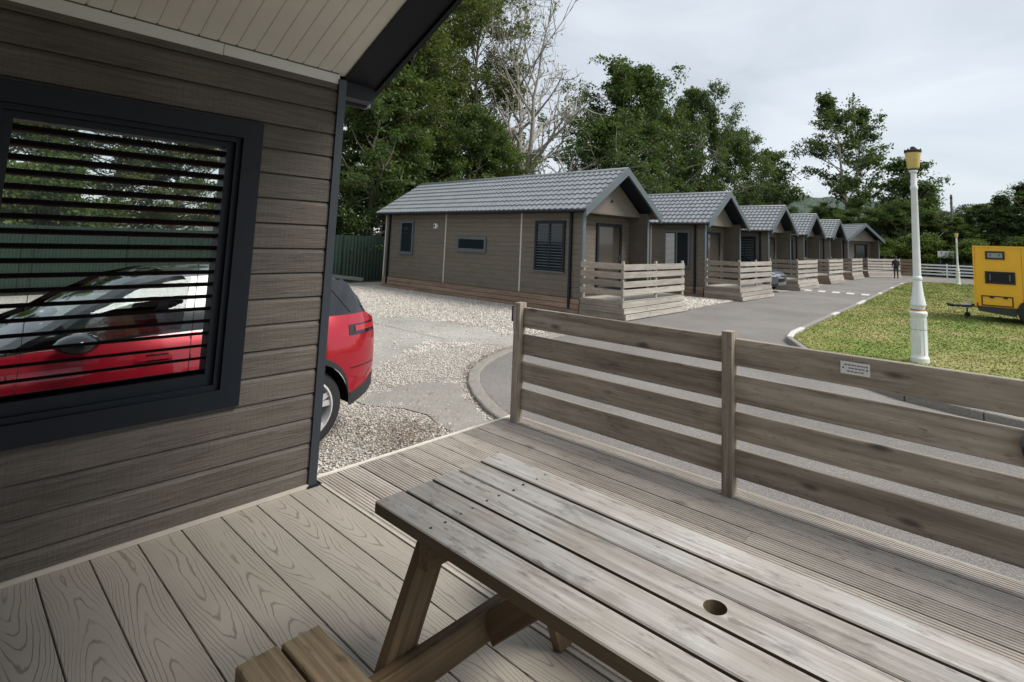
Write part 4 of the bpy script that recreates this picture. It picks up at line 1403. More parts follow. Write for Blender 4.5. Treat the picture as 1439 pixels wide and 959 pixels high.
            for k in range(5):
                for dv in (-0.17, 0.17):
                    a = 2 * math.pi * k / 5 + 0.3
                    p0 = Vector((0.085, 0.045 * math.cos(a), 0.045 * math.sin(a)))
                    p1 = Vector((0.100, 0.255 * math.cos(a + dv), 0.255 * math.sin(a + dv)))
                    d = (p1 - p0).normalized()
                    nrm = Vector((1, 0, 0)).cross(d).normalized()
                    w0, w1 = 0.022, 0.026
                    A = [p0 + nrm * w0, p0 - nrm * w0, p0 - nrm * w0 + Vector((-0.03, 0, 0)), p0 + nrm * w0 + Vector((-0.03, 0, 0))]
                    B = [p1 + nrm * w1, p1 - nrm * w1, p1 - nrm * w1 + Vector((-0.03, 0, 0)), p1 + nrm * w1 + Vector((-0.03, 0, 0))]
                    spk.hull(A, B)
            spk.lathe([(0.075, 0.05), (0.075, 0.088), (0.05, 0.097), (0.03, 0.098)], 20, 'x')
            spk.build('spokes', MT['alloy'], wh, (0, 0, 0), (0, 0, 0 if sg > 0 else math.pi))
    MB().grid([[(u * 0.69, -0.004 - 0.092 * (1 - u * u), z) for u in np.linspace(-1, 1, 11)] for z in (0.735, 0.745)]).build('shut_line', MT['black'], c, smooth=True)
    MB().grid([[(u * 0.30, -0.112, z) for u in (-1, 1)] for z in (0.80, 0.92)]).build('plate_recess', MT['gloss_black'], c)
    for sg in (-1, 1):
        P = [[(sg * (c_x(s, z) + 0.0015), s, z) for z in (0.70, 0.71)] for s in np.linspace(0.01, 0.40, 10)]
        MB().grid(P).build('shut_line', MT['black'], c, smooth=True)
    # interior
    for sx_ in (-0.37, 0.37):
        MB().hull([(sx_ - 0.24, 1.95, 0.55), (sx_ + 0.24, 1.95, 0.55), (sx_ + 0.24, 2.45, 0.62), (sx_ - 0.24, 2.45, 0.62)], [(sx_ - 0.24, 1.95, 0.70), (sx_ + 0.24, 1.95, 0.70), (sx_ + 0.24, 2.45, 0.78), (sx_ - 0.24, 2.45, 0.78)]).build('seat', MT['seat'], c)
        MB().hull([(sx_ - 0.23, 1.86, 0.68), (sx_ + 0.23, 1.86, 0.68), (sx_ + 0.23, 2.02, 0.68), (sx_ - 0.23, 2.02, 0.68)], [(sx_ - 0.16, 1.66, 1.30), (sx_ + 0.16, 1.66, 1.30), (sx_ + 0.16, 1.75, 1.30), (sx_ - 0.16, 1.75, 1.30)]).build('seat_back', MT['seat'], c)
        MB().hull([(sx_ - 0.13, 1.63, 1.33), (sx_ + 0.13, 1.63, 1.33), (sx_ + 0.13, 1.74, 1.33), (sx_ - 0.13, 1.74, 1.33)], [(sx_ - 0.11, 1.61, 1.50), (sx_ + 0.11, 1.61, 1.50), (sx_ + 0.11, 1.69, 1.50), (sx_ - 0.11, 1.69, 1.50)]).build('headrest', MT['seat'], c)
    MB().hull([(-0.65, 0.85, 0.6), (0.65, 0.85, 0.6), (0.65, 1.05, 0.6), (-0.65, 1.05, 0.6)], [(-0.6, 0.70, 1.20), (0.6, 0.70, 1.20), (0.6, 0.80, 1.20), (-0.6, 0.80, 1.20)]).build('rear_bench', MT['seat'], c)
    MB().hull([(-0.74, 2.75, 0.6), (0.74, 2.75, 0.6), (0.74, 3.0, 0.6), (-0.74, 3.0, 0.6)], [(-0.74, 2.72, 1.04), (0.74, 2.72, 1.04), (0.72, 2.98, 1.07), (-0.72, 2.98, 1.07)]).build('dashboard', MT['seat'], c)
    return c


# rear towards +y, its left flank along the porch wall
car = make_car('shiny red hatchback SUV parked on gravel behind the porch wall', 'red', (-6.14, 3.24, GZ), math.pi)
car.scale = (1.02, 0.95, 1.02)
car2 = make_car('dark grey car parked between the second and third cabins', 'silver', (-12.85, 26.2, GZ), -math.pi / 2)

MT['rust'] = plain('rusty_ring', (0.30, 0.13, 0.055), 0.9, var=0.5, scale=25)
# ------------------------------------------------------------------ lamp posts
def lamp_post(label, loc, k=1.0, lean=0.0):
    L = thing('lamp_post', label, 'lamp post', loc, 0, 'white lamp posts on the lawn')
    L.scale = (k * 0.84, k * 0.84, k)
    L.rotation_euler = (0, lean, 0)
    base = [(0.185, -0.02), (0.185, 0.09), (0.165, 0.12), (0.155, 0.14), (0.150, 0.80), (0.158, 0.84), (0.175, 0.87), (0.178, 0.91), (0.150, 0.94), (0.128, 0.97), (0.135, 1.02), (0.155, 1.05), (0.150, 1.09), (0.118, 1.22), (0.092, 1.42), (0.085, 1.50), (0.098, 1.52), (0.098, 1.56), (0.082, 1.58)]
    MB().lathe(base, 16).build('base', MT['white_paint'], L, smooth=True, angle=30)
    MB().lathe([(0.080, 1.575), (0.066, 3.20), (0.078, 3.22), (0.080, 3.27), (0.062, 3.30), (0.058, 3.52), (0.085, 3.55), (0.085, 3.58), (0.055, 3.60)], 18).build('column', MT['white_paint'], L, smooth=True, angle=35)
    MB().lathe([(0.146, 0.935), (0.150, 0.945), (0.137, 0.965), (0.131, 0.972)], 16, cap=False).build('rust_band', MT['rust'], L, smooth=True)
    MB().lathe([(0.1535, 0.60), (0.1535, 0.608)], 16, cap=False).build('base_seam', MT['trim_grey'], L)
    MB().box((-0.05, -0.158, 0.20), (0.05, -0.140, 0.52)).build('access_door', MT['white_paint'], L)
    for q in range(8):
        a = 2 * math.pi * q / 8
        MB().tube([(0.152 * math.cos(a), 0.152 * math.sin(a), 0.16), (0.150 * math.cos(a), 0.150 * math.sin(a), 0.80)], 0.010, 6).build('flute', MT['white_paint'], L)
    la = MB().lathe([(0.06, 3.59), (0.112, 3.62), (0.120, 3.64), (0.162, 3.93), (0.150, 3.94)], 20).build('lantern', MT['lantern'], L, smooth=True, angle=40)
    MB().lathe([(0.168, 3.92), (0.174, 3.935), (0.174, 3.965), (0.13, 3.98), (0.05, 3.995), (0.05, 4.03), (0.02, 4.045)], 20).build('cap', MT['black'], la, smooth=True, angle=40)
    for q in range(6):
        a = 2 * math.pi * q / 6
        MB().lathe([(0.016, 3.96), (0.014, 3.99), (0.004, 4.0)], 8, 'z', 0.152 * math.cos(a), 0.152 * math.sin(a)).build('finial', MT['black'], la)
    MB().lathe([(0.075, 3.585), (0.098, 3.60), (0.098, 3.63)], 18).build('collar', MT['trim_grey'], la)
    return L


lamp_post('tall white lamp post with yellowed lantern standing by the lawn kerb', (-1.40, 11.80, GZ + 0.08), 0.985)
lamp_post('white lamp post at the end of the lawn, near the white fence', (-2.95, 44.2, GZ + 0.08), 0.87)

# ------------------------------------------------------------------ yellow off-road trailer
MT['yellow'] = plain('yellow_trailer_paint', (0.82, 0.43, 0.022), 0.42, var=0.05, scale=2)
tr = thing('camping_trailer', 'yellow boxy camping trailer with dark windows parked on lawn', 'trailer', (-0.98, 20.5, GZ + 0.085))
TRG = g = -(GZ + 0.085)
bodyp = MB()
z0, z1 = 0.08 + g, 1.88 + g
TRZ = z1
bodyp.hull([(0.0, 0.0, z0), (3.6, 0.0, z0), (3.6, 0, z1), (0.03, 0, z1)], [(0.0, 2.0, z0), (3.6, 2.0, z0), (3.6, 2.0, z1), (0.03, 2.0, z1)])
tb = bodyp.build('body', MT['yellow'], tr)
bv = tb.modifiers.new('bevel', 'BEVEL')
bv.width = 0.035
bv.segments = 3
MB().box((-0.012, -0.012, z1 - 0.03), (3.62, 2.012, z1 + 0.018)).build('roof_edge', MT['yellow'], tr)
MB().box((-0.008, -0.01, z0), (0.03, 0.03, z1 - 0.04)).build('corner_strip', MT['yellow'], tr)
MB().hull([(0.03, -0.012, 0.09 + g), (1.0, -0.012, 0.09 + g), (0.96, -0.012, -0.15 + g), (0.10, -0.012, -0.05 + g)], [(0.03, 2.0, 0.09 + g), (1.0, 2.0, 0.09 + g), (0.96, 2.0, -0.15 + g), (0.10, 2.0, -0.05 + g)]).build('chassis_panel', MT['trim_grey'], tr)
MB().hull([(1.78, -0.012, 0.09 + g), (3.6, -0.012, 0.09 + g), (3.6, -0.012, -0.02 + g), (1.82, -0.012, -0.15 + g)], [(1.78, 2.0, 0.09 + g), (3.6, 2.0, 0.09 + g), (3.6, 2.0, -0.02 + g), (1.82, 2.0, -0.15 + g)]).build('chassis_panel', MT['trim_grey'], tr)


def t_window(x0, x1, za, zb, deep):
    d, h = x1 - x0, zb - za
    mb = MB()
    w = 0.045
    mb.box((0, -0.03, 0), (d, 0, w))
    mb.box((0, -0.03, h - w), (d, 0, h))
    mb.box((0, -0.03, w), (w, 0, h - w))
    mb.box((d - w, -0.03, w), (d, 0, h - w))
    o = mb.build('window', MT['black'], tr, (x0, 0, za))
    MB().box((w, -0.016, w), (d - w, -0.006, h - w)).build('pane', deep, o)
    for q in (0.10, d - 0.14):
        MB().box((q, -0.022, 0.09), (q + 0.03, -0.017, h - 0.08)).build('stay', MT['slate_trim'], o)
    return o


t_window(0.30, 0.75, 1.50 + g, 1.74 + g, plain('pale_window_pane', (0.30, 0.32, 0.33), 0.08))
t_window(0.27, 0.97, 0.78 + g, 1.14 + g, MT['pane'])
t_window(1.6, 2.3, 0.78 + g, 1.14 + g, MT['pane'])
lk = frame_ring(0, 0.74, 0, 0.30, 0.028, -0.014, 0.001).mesh('locker', MT['black'])
lo = obj('locker', lk, tr, (0.16, 0.0, 0.12 + g), (0, 0, -math.pi / 2))
lo.rotation_euler = (0, 0, math.pi / 2)
lo.matrix_local = Matrix(((0, 1, 0, 0.16), (1, 0, 0, 0.0), (0, 0, 1, 0.12 + g), (0, 0, 0, 1)))
for q in (0.20, 0.52):
    MB().box((q, -0.03, 0.235), (q + 0.10, -0.005, 0.275)).build('latch', MT['black'], tr, (0.16, 0, 0.12 + g))
MB().hull([(0.93, -0.02, 0.0 + g), (1.83, -0.02, 0.0 + g), (1.70, -0.02, 0.26 + g), (1.06, -0.02, 0.26 + g)], [(0.93, 0.02, 0.0 + g), (1.83, 0.02, 0.0 + g), (1.70, 0.02, 0.26 + g), (1.06, 0.02, 0.26 + g)]).build('wheel_arch', MT['black'], tr)
for yy in (0.02, 1.80):
    w = MB().lathe([(0.20, -0.10), (0.30, -0.11), (0.36, -0.08), (0.37, 0.0), (0.36, 0.08), (0.30, 0.11), (0.20, 0.10)], 32, 'y', cap=False).build('wheel', MT['tyre'], tr, (1.34, yy, 0.37), smooth=True)
    MB().lathe([(0.21, -0.112), (0.19, -0.10), (0.10, -0.085), (0.04, -0.10), (0.02, -0.10)], 24, 'y').build('rim', MT['alloy'], w, smooth=True)
for yy in (0.55, 1.45):
    MB().tube([(0.15, yy, 0.06 + g), (-0.35, 1.0 + (yy - 1.0) * 0.25, -0.01 + g), (-0.62, 1.0, -0.02 + g)], 0.035, 6).build('drawbar', MT['black'], tr)
MB().tube([(-0.60, 1.0, -0.02 + g), (-0.74, 1.0, -0.01 + g), (-0.78, 1.0, 0.03 + g)], [0.045, 0.05, 0.03], 8).build('coupling', MT['black'], tr)
MB().tube([(-0.40, 0.94, -0.05 + g), (-0.30, 0.94, 0.24 + g), (-0.22, 0.94, 0.24 + g), (-0.12, 0.94, -0.05 + g)], 0.018, 6).build('handbrake', MT['white_trim'], tr)
MB().box((-0.40, 0.90, -0.06 + g), (-0.14, 1.10, 0.05 + g)).build('stabiliser_box', MT['white_trim'], tr)
MB().tube([(-0.26, 1.08, -0.06 + g), (-0.26, 1.08, 0.0)], 0.025, 8).build('jockey_stem', MT['slate_trim'], tr)
MB().lathe([(0.05, -0.03), (0.08, -0.02), (0.08, 0.02), (0.05, 0.03)], 14, 'y', -0.26, 1.08, 0.08).build('jockey_wheel', MT['tyre'], tr)

# ------------------------------------------------------------------ far end: white fence, plank fence, sign, pole, person
wf = thing('white_fence', 'white four-rail fence running along the far side of road', 'fence', (-6.7, 58.1, GZ))
for k in range(9):
    bx('post', MT['white_paint'], wf, (k * 2.0, 0.0, 0), (k * 2.0 + 0.1, 0.1, 1.22))
for k in range(4):
    bx('rail', MT['white_paint'], wf, (0.0, -0.03, 0.20 + k * 0.27), (16.1, 0.0, 0.33 + k * 0.27))
pf = thing('plank_fence', 'brown plank fence between the last cabin and the white fence', 'fence', (-9.3, 57.0, GZ))
for k in range(5):
    plank_part('rail', MT['skirt'], pf, (0.0, 0.0, 0.10 + k * 0.29), 2.6, 0.24, 0.03, 'x')
for k in range(3):
    bx('post', MT['skirt'], pf, (k * 1.25, 0.03, 0), (k * 1.25 + 0.1, 0.13, 1.55))
bd = thing('notice_board', 'small pale sign board on posts beyond the white fence', 'sign', (-4.9, 60.5, GZ))
MB().box((-0.6, -0.02, 1.75), (0.75, 0.02, 2.35)).build('board', MT['white_trim'], bd)
for q in (-0.45, 0.55):
    MB().box((q, 0.021, 0), (q + 0.07, 0.08, 2.3)).build('post', MT['slate_trim'], bd)
up_ = thing('utility_pole', 'dark wooden utility pole rising above the far trees', 'pole', (-4.55, 64.0, GZ))
MB().tube([(0, 0, 0), (0, 0, 7.9)], [0.14, 0.10], 10).build('pole', MT['bark'], up_)
MB().box((-0.12, -0.14, 7.5), (0.12, -0.09, 7.62)).build('bracket', MT['black'], up_)
MB().tube([(0, 0, 5.0), (-2.7, -3.0, 1.6)], 0.015, 5).build('stay_wire', mt_steel, up_)


def person(label, loc, rz):
    P = thing('person', label, 'person', loc, rz)
    sk = [((0, 0, 0.92), 0.15), ((0, 0, 1.12), 0.14), ((0, 0.01, 1.36), 0.17), ((0, 0.0, 1.48), 0.065), ((0, 0.02, 1.56), 0.085), ((0, 0.02, 1.66), 0.095), ((0, 0.02, 1.73), 0.06),
          ((0.19, 0, 1.40), 0.065), ((0.25, 0.03, 1.13), 0.048), ((0.20, 0.16, 0.98), 0.038), ((0.18, 0.22, 0.95), 0.035),
          ((-0.19, 0, 1.40), 0.065), ((-0.25, 0.03, 1.13), 0.048), ((-0.20, 0.16, 0.98), 0.038), ((-0.18, 0.22, 0.95), 0.035),
          ((0.10, 0, 0.84), 0.095), ((0.11, 0.03, 0.48), 0.065), ((0.12, 0.0, 0.09), 0.045), ((0.12, 0.14, 0.035), 0.04),
          ((-0.10, 0, 0.84), 0.095), ((-0.11, -0.02, 0.48), 0.065), ((-0.12, -0.06, 0.09), 0.045), ((-0.12, 0.08, 0.035), 0.04)]
    ed = [(0, 1), (1, 2), (2, 3), (3, 4), (4, 5), (5, 6), (2, 7), (7, 8), (8, 9), (9, 10), (2, 11), (11, 12), (12, 13), (13, 14), (0, 15), (15, 16), (16, 17), (17, 18), (0, 19), (19, 20), (20, 21), (21, 22)]
    me = bpy.data.meshes.new('body')
    me.from_pydata([a for a, _ in sk], ed, [])
    o = obj('body', me, P)
    o.modifiers.new('skin', 'SKIN')
    o.modifiers.new('sub', 'SUBSURF').levels = 2
    o.modifiers['sub'].render_levels = 2
    for i, (_, r) in enumerate(sk):
        me.skin_vertices[0].data[i].radius = (r, r)
    me.skin_vertices[0].data[0].use_root = True
    m, nt, p = new_mat('dark_clothes_and_skin')
    t = nt.nodes.new('ShaderNodeTexCoord')
    sp_ = nt.nodes.new('ShaderNodeSeparateXYZ')
    nt.links.new(t.outputs['Object'], sp_.inputs[0])
    nt.links.new(ramp(nt, math_(nt, 'DIVIDE', sp_.outputs[2], 1.8), [(0.0, (0.02, 0.02, 0.022)), (0.50, (0.025, 0.025, 0.035)), (0.52, (0.016, 0.016, 0.022)), (0.82, (0.016, 0.016, 0.022)), (0.84, (0.42, 0.26, 0.19))], 'CONSTANT'), p.inputs['Base Color'])
    p.inputs['Roughness'].default_value = 0.85
    me.materials.append(m)
    hair = MB().lathe([(0.06, 1.60), (0.10, 1.63), (0.108, 1.70), (0.085, 1.765), (0.03, 1.79)], 14, 'z', 0, -0.005, 0)
    hair.build('hair', plain('dark_hair', (0.02, 0.015, 0.012), 0.7), P, smooth=True)
    return P


person('person in dark clothes standing by the end of the last veranda', (-7.28, 49.6, GZ), math.radians(20))

# ------------------------------------------------------------------ trees
def grow(seed, H, r0, base, spread, limbs, shape, leaf_mat_, bark, n_leaf, leaf, sigma, droop=0.0, subs=5, twigs=3, forks=1, up=0.75, leaf_frac=1.0, curve=0.5, minr=0.0, thick=1.0):
    """returns (wood mesh, leaf mesh): trunk, limbs, branches and twigs, with leaf sprays on the outer wood"""
    R_ = np.random.default_rng(seed)
    mb = MB()
    anchors = []
    stems = []
    for f in range(forks):
        az = R_.uniform(0, 6.28)
        lean = 0.0 if forks == 1 else R_.uniform(0.10, 0.2)
        pts = []
        off = np.zeros(2)
        for k in range(10):
            t = k / 9
            off = off + R_.normal(0, 0.010 * H, 2) * (0.3 + t)
            pts.append(np.array([off[0] + lean * H * t * math.cos(az), off[1] + lean * H * t * math.sin(az), H * (0.96 - 0.05 * f) * t]))
        rr = [r0 * (1.35 if k == 0 else 1.0) * (1 - 0.90 * (k / 9) ** 0.9) / (1 if forks == 1 else 1.25) for k in range(10)]
        mb.tube([tuple(q) for q in pts], rr, 9, False)
        stems.append((pts, rr))
    ga = 0.0
    for i in range(limbs):
        pts, rr = stems[i % forks]
        t = base + (0.985 - base) * ((i + R_.uniform(0, 0.9)) / limbs)
        kf = t * 9
        k0 = min(int(kf), 8)
        o = pts[k0] + (pts[k0 + 1] - pts[k0]) * (kf - k0)
        tr_ = rr[k0] + (rr[k0 + 1] - rr[k0]) * (kf - k0)
        ga += 2.399 + R_.normal(0, 0.35)
        tt = (t - base) / (1 - base)
        length = spread * shape(tt) * R_.uniform(0.55, 1.22)
        el = math.radians(12 + 58 * tt ** 1.3 * up * 1.2) + R_.normal(0, 0.13)
        d = np.array([math.cos(ga) * math.cos(el), math.sin(ga) * math.cos(el), math.sin(el)])
        seg = [o]
        dd = d.copy()
        n = 6
        for s in range(n):
            dd = dd + np.array([0, 0, (0.10 * curve - droop * 0.16 * s)]) + R_.normal(0, 0.10, 3)
            dd /= np.linalg.norm(dd)
            seg.append(seg[-1] + dd * length / n)
        lr = max(0.018, minr * 1.6, tr_ * 0.55 * thick)
        mb.tube([tuple(q) for q in seg], [lr * (1 - 0.82 * s / n) for s in range(n + 1)], 6, False)
        for j in range(subs):
            u = 0.28 + 0.72 * (j + R_.uniform(0.1, 0.9)) / subs
            kk = min(int(u * n), n - 1)
            q0 = seg[kk] + (seg[kk + 1] - seg[kk]) * (u * n - kk)
            base_d = (seg[kk + 1] - seg[kk])
            base_d /= np.linalg.norm(base_d)
            sd = base_d * 0.75 + R_.normal(0, 0.55, 3) + np.array([0, 0, 0.18 - droop * 0.5])
            sd /= np.linalg.norm(sd)
            sl_ = length * R_.uniform(0.28, 0.46) * (1.15 - 0.45 * u)
            q1 = q0 + sd * sl_ * 0.5 + R_.normal(0, 0.04 * sl_, 3)
            q2 = q1 + (sd + R_.normal(0, 0.2, 3)) * sl_ * 0.5
            br_ = max(0.010, minr, lr * 0.36)
            mb.tube([tuple(q0), tuple(q1), tuple(q2)], [br_, br_ * 0.65, br_ * 0.3], 4, False)
            anchors += [q1, q2]
            for w_ in range(twigs):
                v = R_.uniform(0.25, 1.0)
                a0 = q0 + (q1 - q0) * min(1, v * 2) if v < 0.5 else q1 + (q2 - q1) * (v - 0.5) * 2
                td = sd * 0.6 + R_.normal(0, 0.6, 3) + np.array([0, 0, 0.1])
                td /= np.linalg.norm(td)
                a1 = a0 + td * sl_ * R_.uniform(0.3, 0.55)
                am = (a0 + a1) / 2 + R_.normal(0, 0.03 * sl_, 3)
                mb.tube([tuple(a0), tuple(am), tuple(a1)], [max(0.007, br_ * 0.6), max(0.006, minr * 0.6, br_ * 0.35), max(0.004, minr * 0.4)], 3, False)
                anchors.append(a1)
    wood_me = MB.mesh(mb, 'trunk', bark, True)
    A = np.array(anchors)
    if leaf_frac < 1.0:
        A = A[R_.uniform(0, 1, len(A)) < leaf_frac]
    if n_leaf <= 0 or len(A) == 0:
        return wood_me, None
    wgt = R_.uniform(0.25, 1.6, len(A))
    idx = R_.choice(len(A), n_leaf, p=wgt / wgt.sum())
    c = A[idx] + R_.normal(0, 1, (n_leaf, 3)) * np.array([sigma, sigma, sigma * 0.55])
    nrm = R_.normal(0, 1, (n_leaf, 3)) + np.array([0, 0, 0.9])
    nrm /= np.linalg.norm(nrm, axis=1)[:, None]
    a = np.cross(nrm, R_.normal(0, 1, (n_leaf, 3)))
    a /= np.linalg.norm(a, axis=1)[:, None]
    b = np.cross(nrm, a)
    s = leaf * R_.uniform(0.55, 1.25, n_leaf)[:, None]
    bend = nrm * s * 0.22
    v = np.stack([c - a * s, c - b * s * 0.5 + bend, c + a * s, c + b * s * 0.5 + bend], 1).reshape(-1, 3)
    me = np_mesh('crown', v, np.arange(n_leaf * 4).reshape(-1, 4), leaf_mat_)
    return wood_me, me


round_ = lambda t: max(0.12, math.sin(math.pi * min(1, 0.18 + 0.80 * t)) ** 0.7)
full = lambda t: (1.0 - 0.75 * t ** 2.2) * (0.75 + 0.25 * min(1, t * 4))
cone = lambda t: max(0.05, 1.0 - 0.97 * t)
vase = lambda t: 0.55 + 0.45 * math.sin(math.pi * (0.15 + 0.7 * t))

PROTO = {
    'leafy': grow(11, 13, 0.26, 0.10, 4.6, 44, full, MT['leaf_mid'], MT['bark'], 33000, 0.11, 0.25, droop=0.12, leaf_frac=0.85, minr=0.012),
    'layered': grow(12, 10, 0.24, 0.07, 4.8, 40, full, MT['leaf_dark'], MT['bark'], 36000, 0.115, 0.24, droop=0.28, up=0.4, leaf_frac=0.85, minr=0.012),
    'airy': grow(13, 20, 0.27, 0.18, 4.8, 56, vase, MT['leaf_olive'], MT['bark'], 42000, 0.12, 0.30, up=0.9, leaf_frac=0.85, minr=0.014),
    'bare': grow(24, 17, 0.52, 0.16, 6.6, 40, vase, MT['leaf_olive'], MT['bark_pale'], 1500, 0.11, 0.3, up=0.9, leaf_frac=0.10, forks=3, subs=7, twigs=4, minr=0.038, thick=1.3),
    'wood': grow(15, 16, 0.34, 0.10, 6.2, 58, round_, MT['leaf_dark'], MT['bark_pale'], 36000, 0.155, 0.30, leaf_frac=0.85, minr=0.02, up=0.55),
    'poplar': grow(16, 21, 0.42, 0.28, 4.9, 46, round_, MT['leaf_dark'], MT['bark_pale'], 17000, 0.21, 0.34, up=1.05, forks=2, leaf_frac=0.7, minr=0.03),
    'birch': grow(17, 12, 0.17, 0.22, 3.4, 30, round_, MT['leaf_dark'], MT['bark_pale'], 8500, 0.18, 0.32, up=0.6, leaf_frac=0.7),
    'fir': grow(18, 9, 0.20, 0.05, 2.6, 60, cone, MT['leaf_fir'], MT['bark'], 22000, 0.14, 0.20, up=0.12, droop=0.15, subs=6, twigs=2),
    'shrub': grow(19, 4.5, 0.12, 0.04, 2.6, 26, full, MT['leaf_mid'], MT['bark'], 15000, 0.12, 0.33),
}


def tree(kind, x, y, H, width, rz, label, group=None, z=GZ):
    hp_ = {'leafy': 13, 'layered': 10, 'airy': 20, 'bare': 17, 'wood': 16, 'poplar': 21, 'birch': 12, 'fir': 9, 'shrub': 4.5}[kind]
    wp = {'leafy': 9.2, 'layered': 9.6, 'airy': 9.6, 'bare': 12, 'wood': 11, 'poplar': 12, 'birch': 6.8, 'fir': 5.2, 'shrub': 5.2}[kind]
    nm = {'bare': 'bare_tree', 'fir': 'conifer_tree', 'shrub': 'shrub'}.get(kind, 'broadleaf_tree')
    t = thing(nm, label, 'shrub' if kind == 'shrub' else 'tree', (x, y, z), rz, group)
    t.scale = (width / wp, width / wp, H / hp_)
    a, b = PROTO[kind]
    obj('trunk', a, t)
    if b:
        obj('crown', b, t)
    return t


G1, G2, G3 = 'trees behind the gravel yard', 'dense trees behind the cabin row', 'trees and bushes beyond the far road'
tree('layered', -25.5, 14.6, 10.5, 9, 0.3, 'dark layered leafy tree rising right behind the green steel fence', G1)
tree('leafy', -27.0, 17.6, 14.5, 9, 1.2, 'tall mid green leafy tree behind the corner of the first cabin', G1)
tree('airy', -27.5, 16.4, 17.0, 8.5, 5.2, 'slender light green tree next behind the porch eaves', G1)
tree('airy', -29.0, 20.6, 20.5, 9, 2.0, 'tall thin airy tree with light foliage above the first cabin', G1)
tree('airy', -31.5, 26.0, 23.5, 9.5, 4.1, 'tallest wispy tree with sky showing through, beside the bare tree', G1)
tree('layered', -25.3, 20.6, 9.6, 9.0, 2.4, 'low spreading dark tree over the roof of the first cabin', G1)
tree('leafy', -26.2, 23.8, 9.2, 7.0, 3.6, 'bushy mid green tree just before the bare tree', G1)
tree('bare', -27.0, 27.4, 18.0, 10.5, 0.9, 'large bare pale-limbed tree with few leaves behind the cabin roofs')
tree('shrub', -25.5, 27.5, 5.0, 6.0, 2.9, 'leafy bush growing around the foot of the bare tree')
tree('wood', -25.5, 37.4, 16.8, 11.5, 0.2, 'broad dark crowned tree standing behind the second cabin', G2)
tree('wood', -24.0, 33.0, 11.5, 8.5, 1.9, 'dark shorter tree between the bare tree and broad dark tree', G2)
tree('wood', -26.0, 45.5, 15.0, 9.5, 2.7, 'dark dense tree in the middle of wood behind cabins', G2)
tree('wood', -25.0, 51.6, 18.0, 9.0, 3.9, 'high domed dark tree behind the third cabin roof', G2)
tree('wood', -24.5, 59.5, 14.8, 9.0, 5.0, 'dark tree stepping down towards the hill', G2)
tree('birch', -23.5, 67.5, 14.0, 7.5, 1.0, 'drooping thin tree at the end of the dark wood', G2)
tree('wood', -24.0, 70.0, 10.0, 8.5, 1.4, 'low dark tree at the end of wood beside the hill', G2)
for k, (yy, hh) in enumerate(((30.5, 6.5), (41.5, 7.5), (48.5, 7.0), (55.5, 7.5), (64.0, 7.0))):
    tree('layered', -22.9 - 0.4 * (k % 2), yy, hh, 8.5, k * 1.3, ['low dark tree behind the bare tree and first cabin ridge', 'low dark tree behind the second cabin roof', 'low dark tree behind the third cabin roof', 'low dark tree behind the fourth cabin roof', 'low dark tree behind the gap before last cabin'][k], 'undergrowth behind the cabins')
tree('poplar', -15.6, 75.0, 21.6, 12.0, 0.6, 'tall open tree with pale twin trunks above the last cabin')
tree('birch', -9.6, 70.0, 12.2, 8.0, 2.2, 'thin pale trunked tree beside the lantern of lamp post')
tree('birch', -7.4, 69.0, 9.5, 7.0, 4.0, 'smaller thin tree between tall open tree and utility pole')
far = [('wood', -18.0, 70.0, 7.0, 8.0, 'low dark tree behind the fifth cabin roof'),
       ('layered', -14.5, 66.5, 6.4, 8.0, 'bushy tree directly behind the last cabin'),
       ('layered', -11.2, 65.0, 6.4, 7.5, 'rounded tree behind the brown plank fence'),
       ('wood', -8.6, 66.0, 7.2, 7.0, 'dark tree behind the white lamp post column'),
       ('layered', -6.2, 66.5, 6.2, 6.5, 'mid height tree beside the utility pole'),
       ('leafy', -4.4, 64.5, 5.4, 5.5, 'lighter green tree behind the small sign board'),
       ('wood', -2.6, 67.0, 6.8, 6.5, 'dark tree behind the distant lamp post'),
       ('fir', -1.3, 65.0, 8.0, 6.0, 'dark conifer rising behind the yellow trailer'),
       ('fir', 0.6, 66.5, 9.2, 6.5, 'taller conifer behind the yellow trailer window'),
       ('wood', 2.6, 66.0, 8.6, 8.0, 'broad dark tree past the conifers'),
       ('wood', 7.0, 68.0, 9.0, 9.0, 'dark tree beyond the trailer tail'),
       ('shrub', -6.9, 61.8, 3.4, 5.0, 'green bush behind the end of white fence'),
       ('shrub', -3.0, 61.6, 3.0, 5.0, 'green bush behind the white fence posts'),
       ('shrub', 0.5, 61.8, 3.2, 5.5, 'bush behind the white fence beside trailer'),
       ('shrub', -10.6, 60.5, 3.0, 5.0, 'bush growing behind the brown plank fence')]
for k, (kd, x, y, H, w, lb) in enumerate(far):
    tree(kd, x, y, H, w, k * 0.77, lb, G3)
# seen through the porch window, beyond the green fence
tree('leafy', -27.5, 1.2, 7.4, 6.0, 0.5, 'leafy tree seen through slats near the window jamb')
tree('airy', -29.0, 5.0, 9.0, 7.0, 1.5, 'airy tree seen through middle of the louvred window')
tree('shrub', -24.6, 2.4, 3.6, 4.0, 2.5, 'light green bush above green fence seen through window')
tree('airy', -30.0, 7.4, 9.5, 5.5, 3.5, 'thin tree in front of long low building, seen through window')
tree('layered', -28.0, 13.8, 7.5, 5.0, 5.5, 'small dark tree behind green fence beside porch corner')

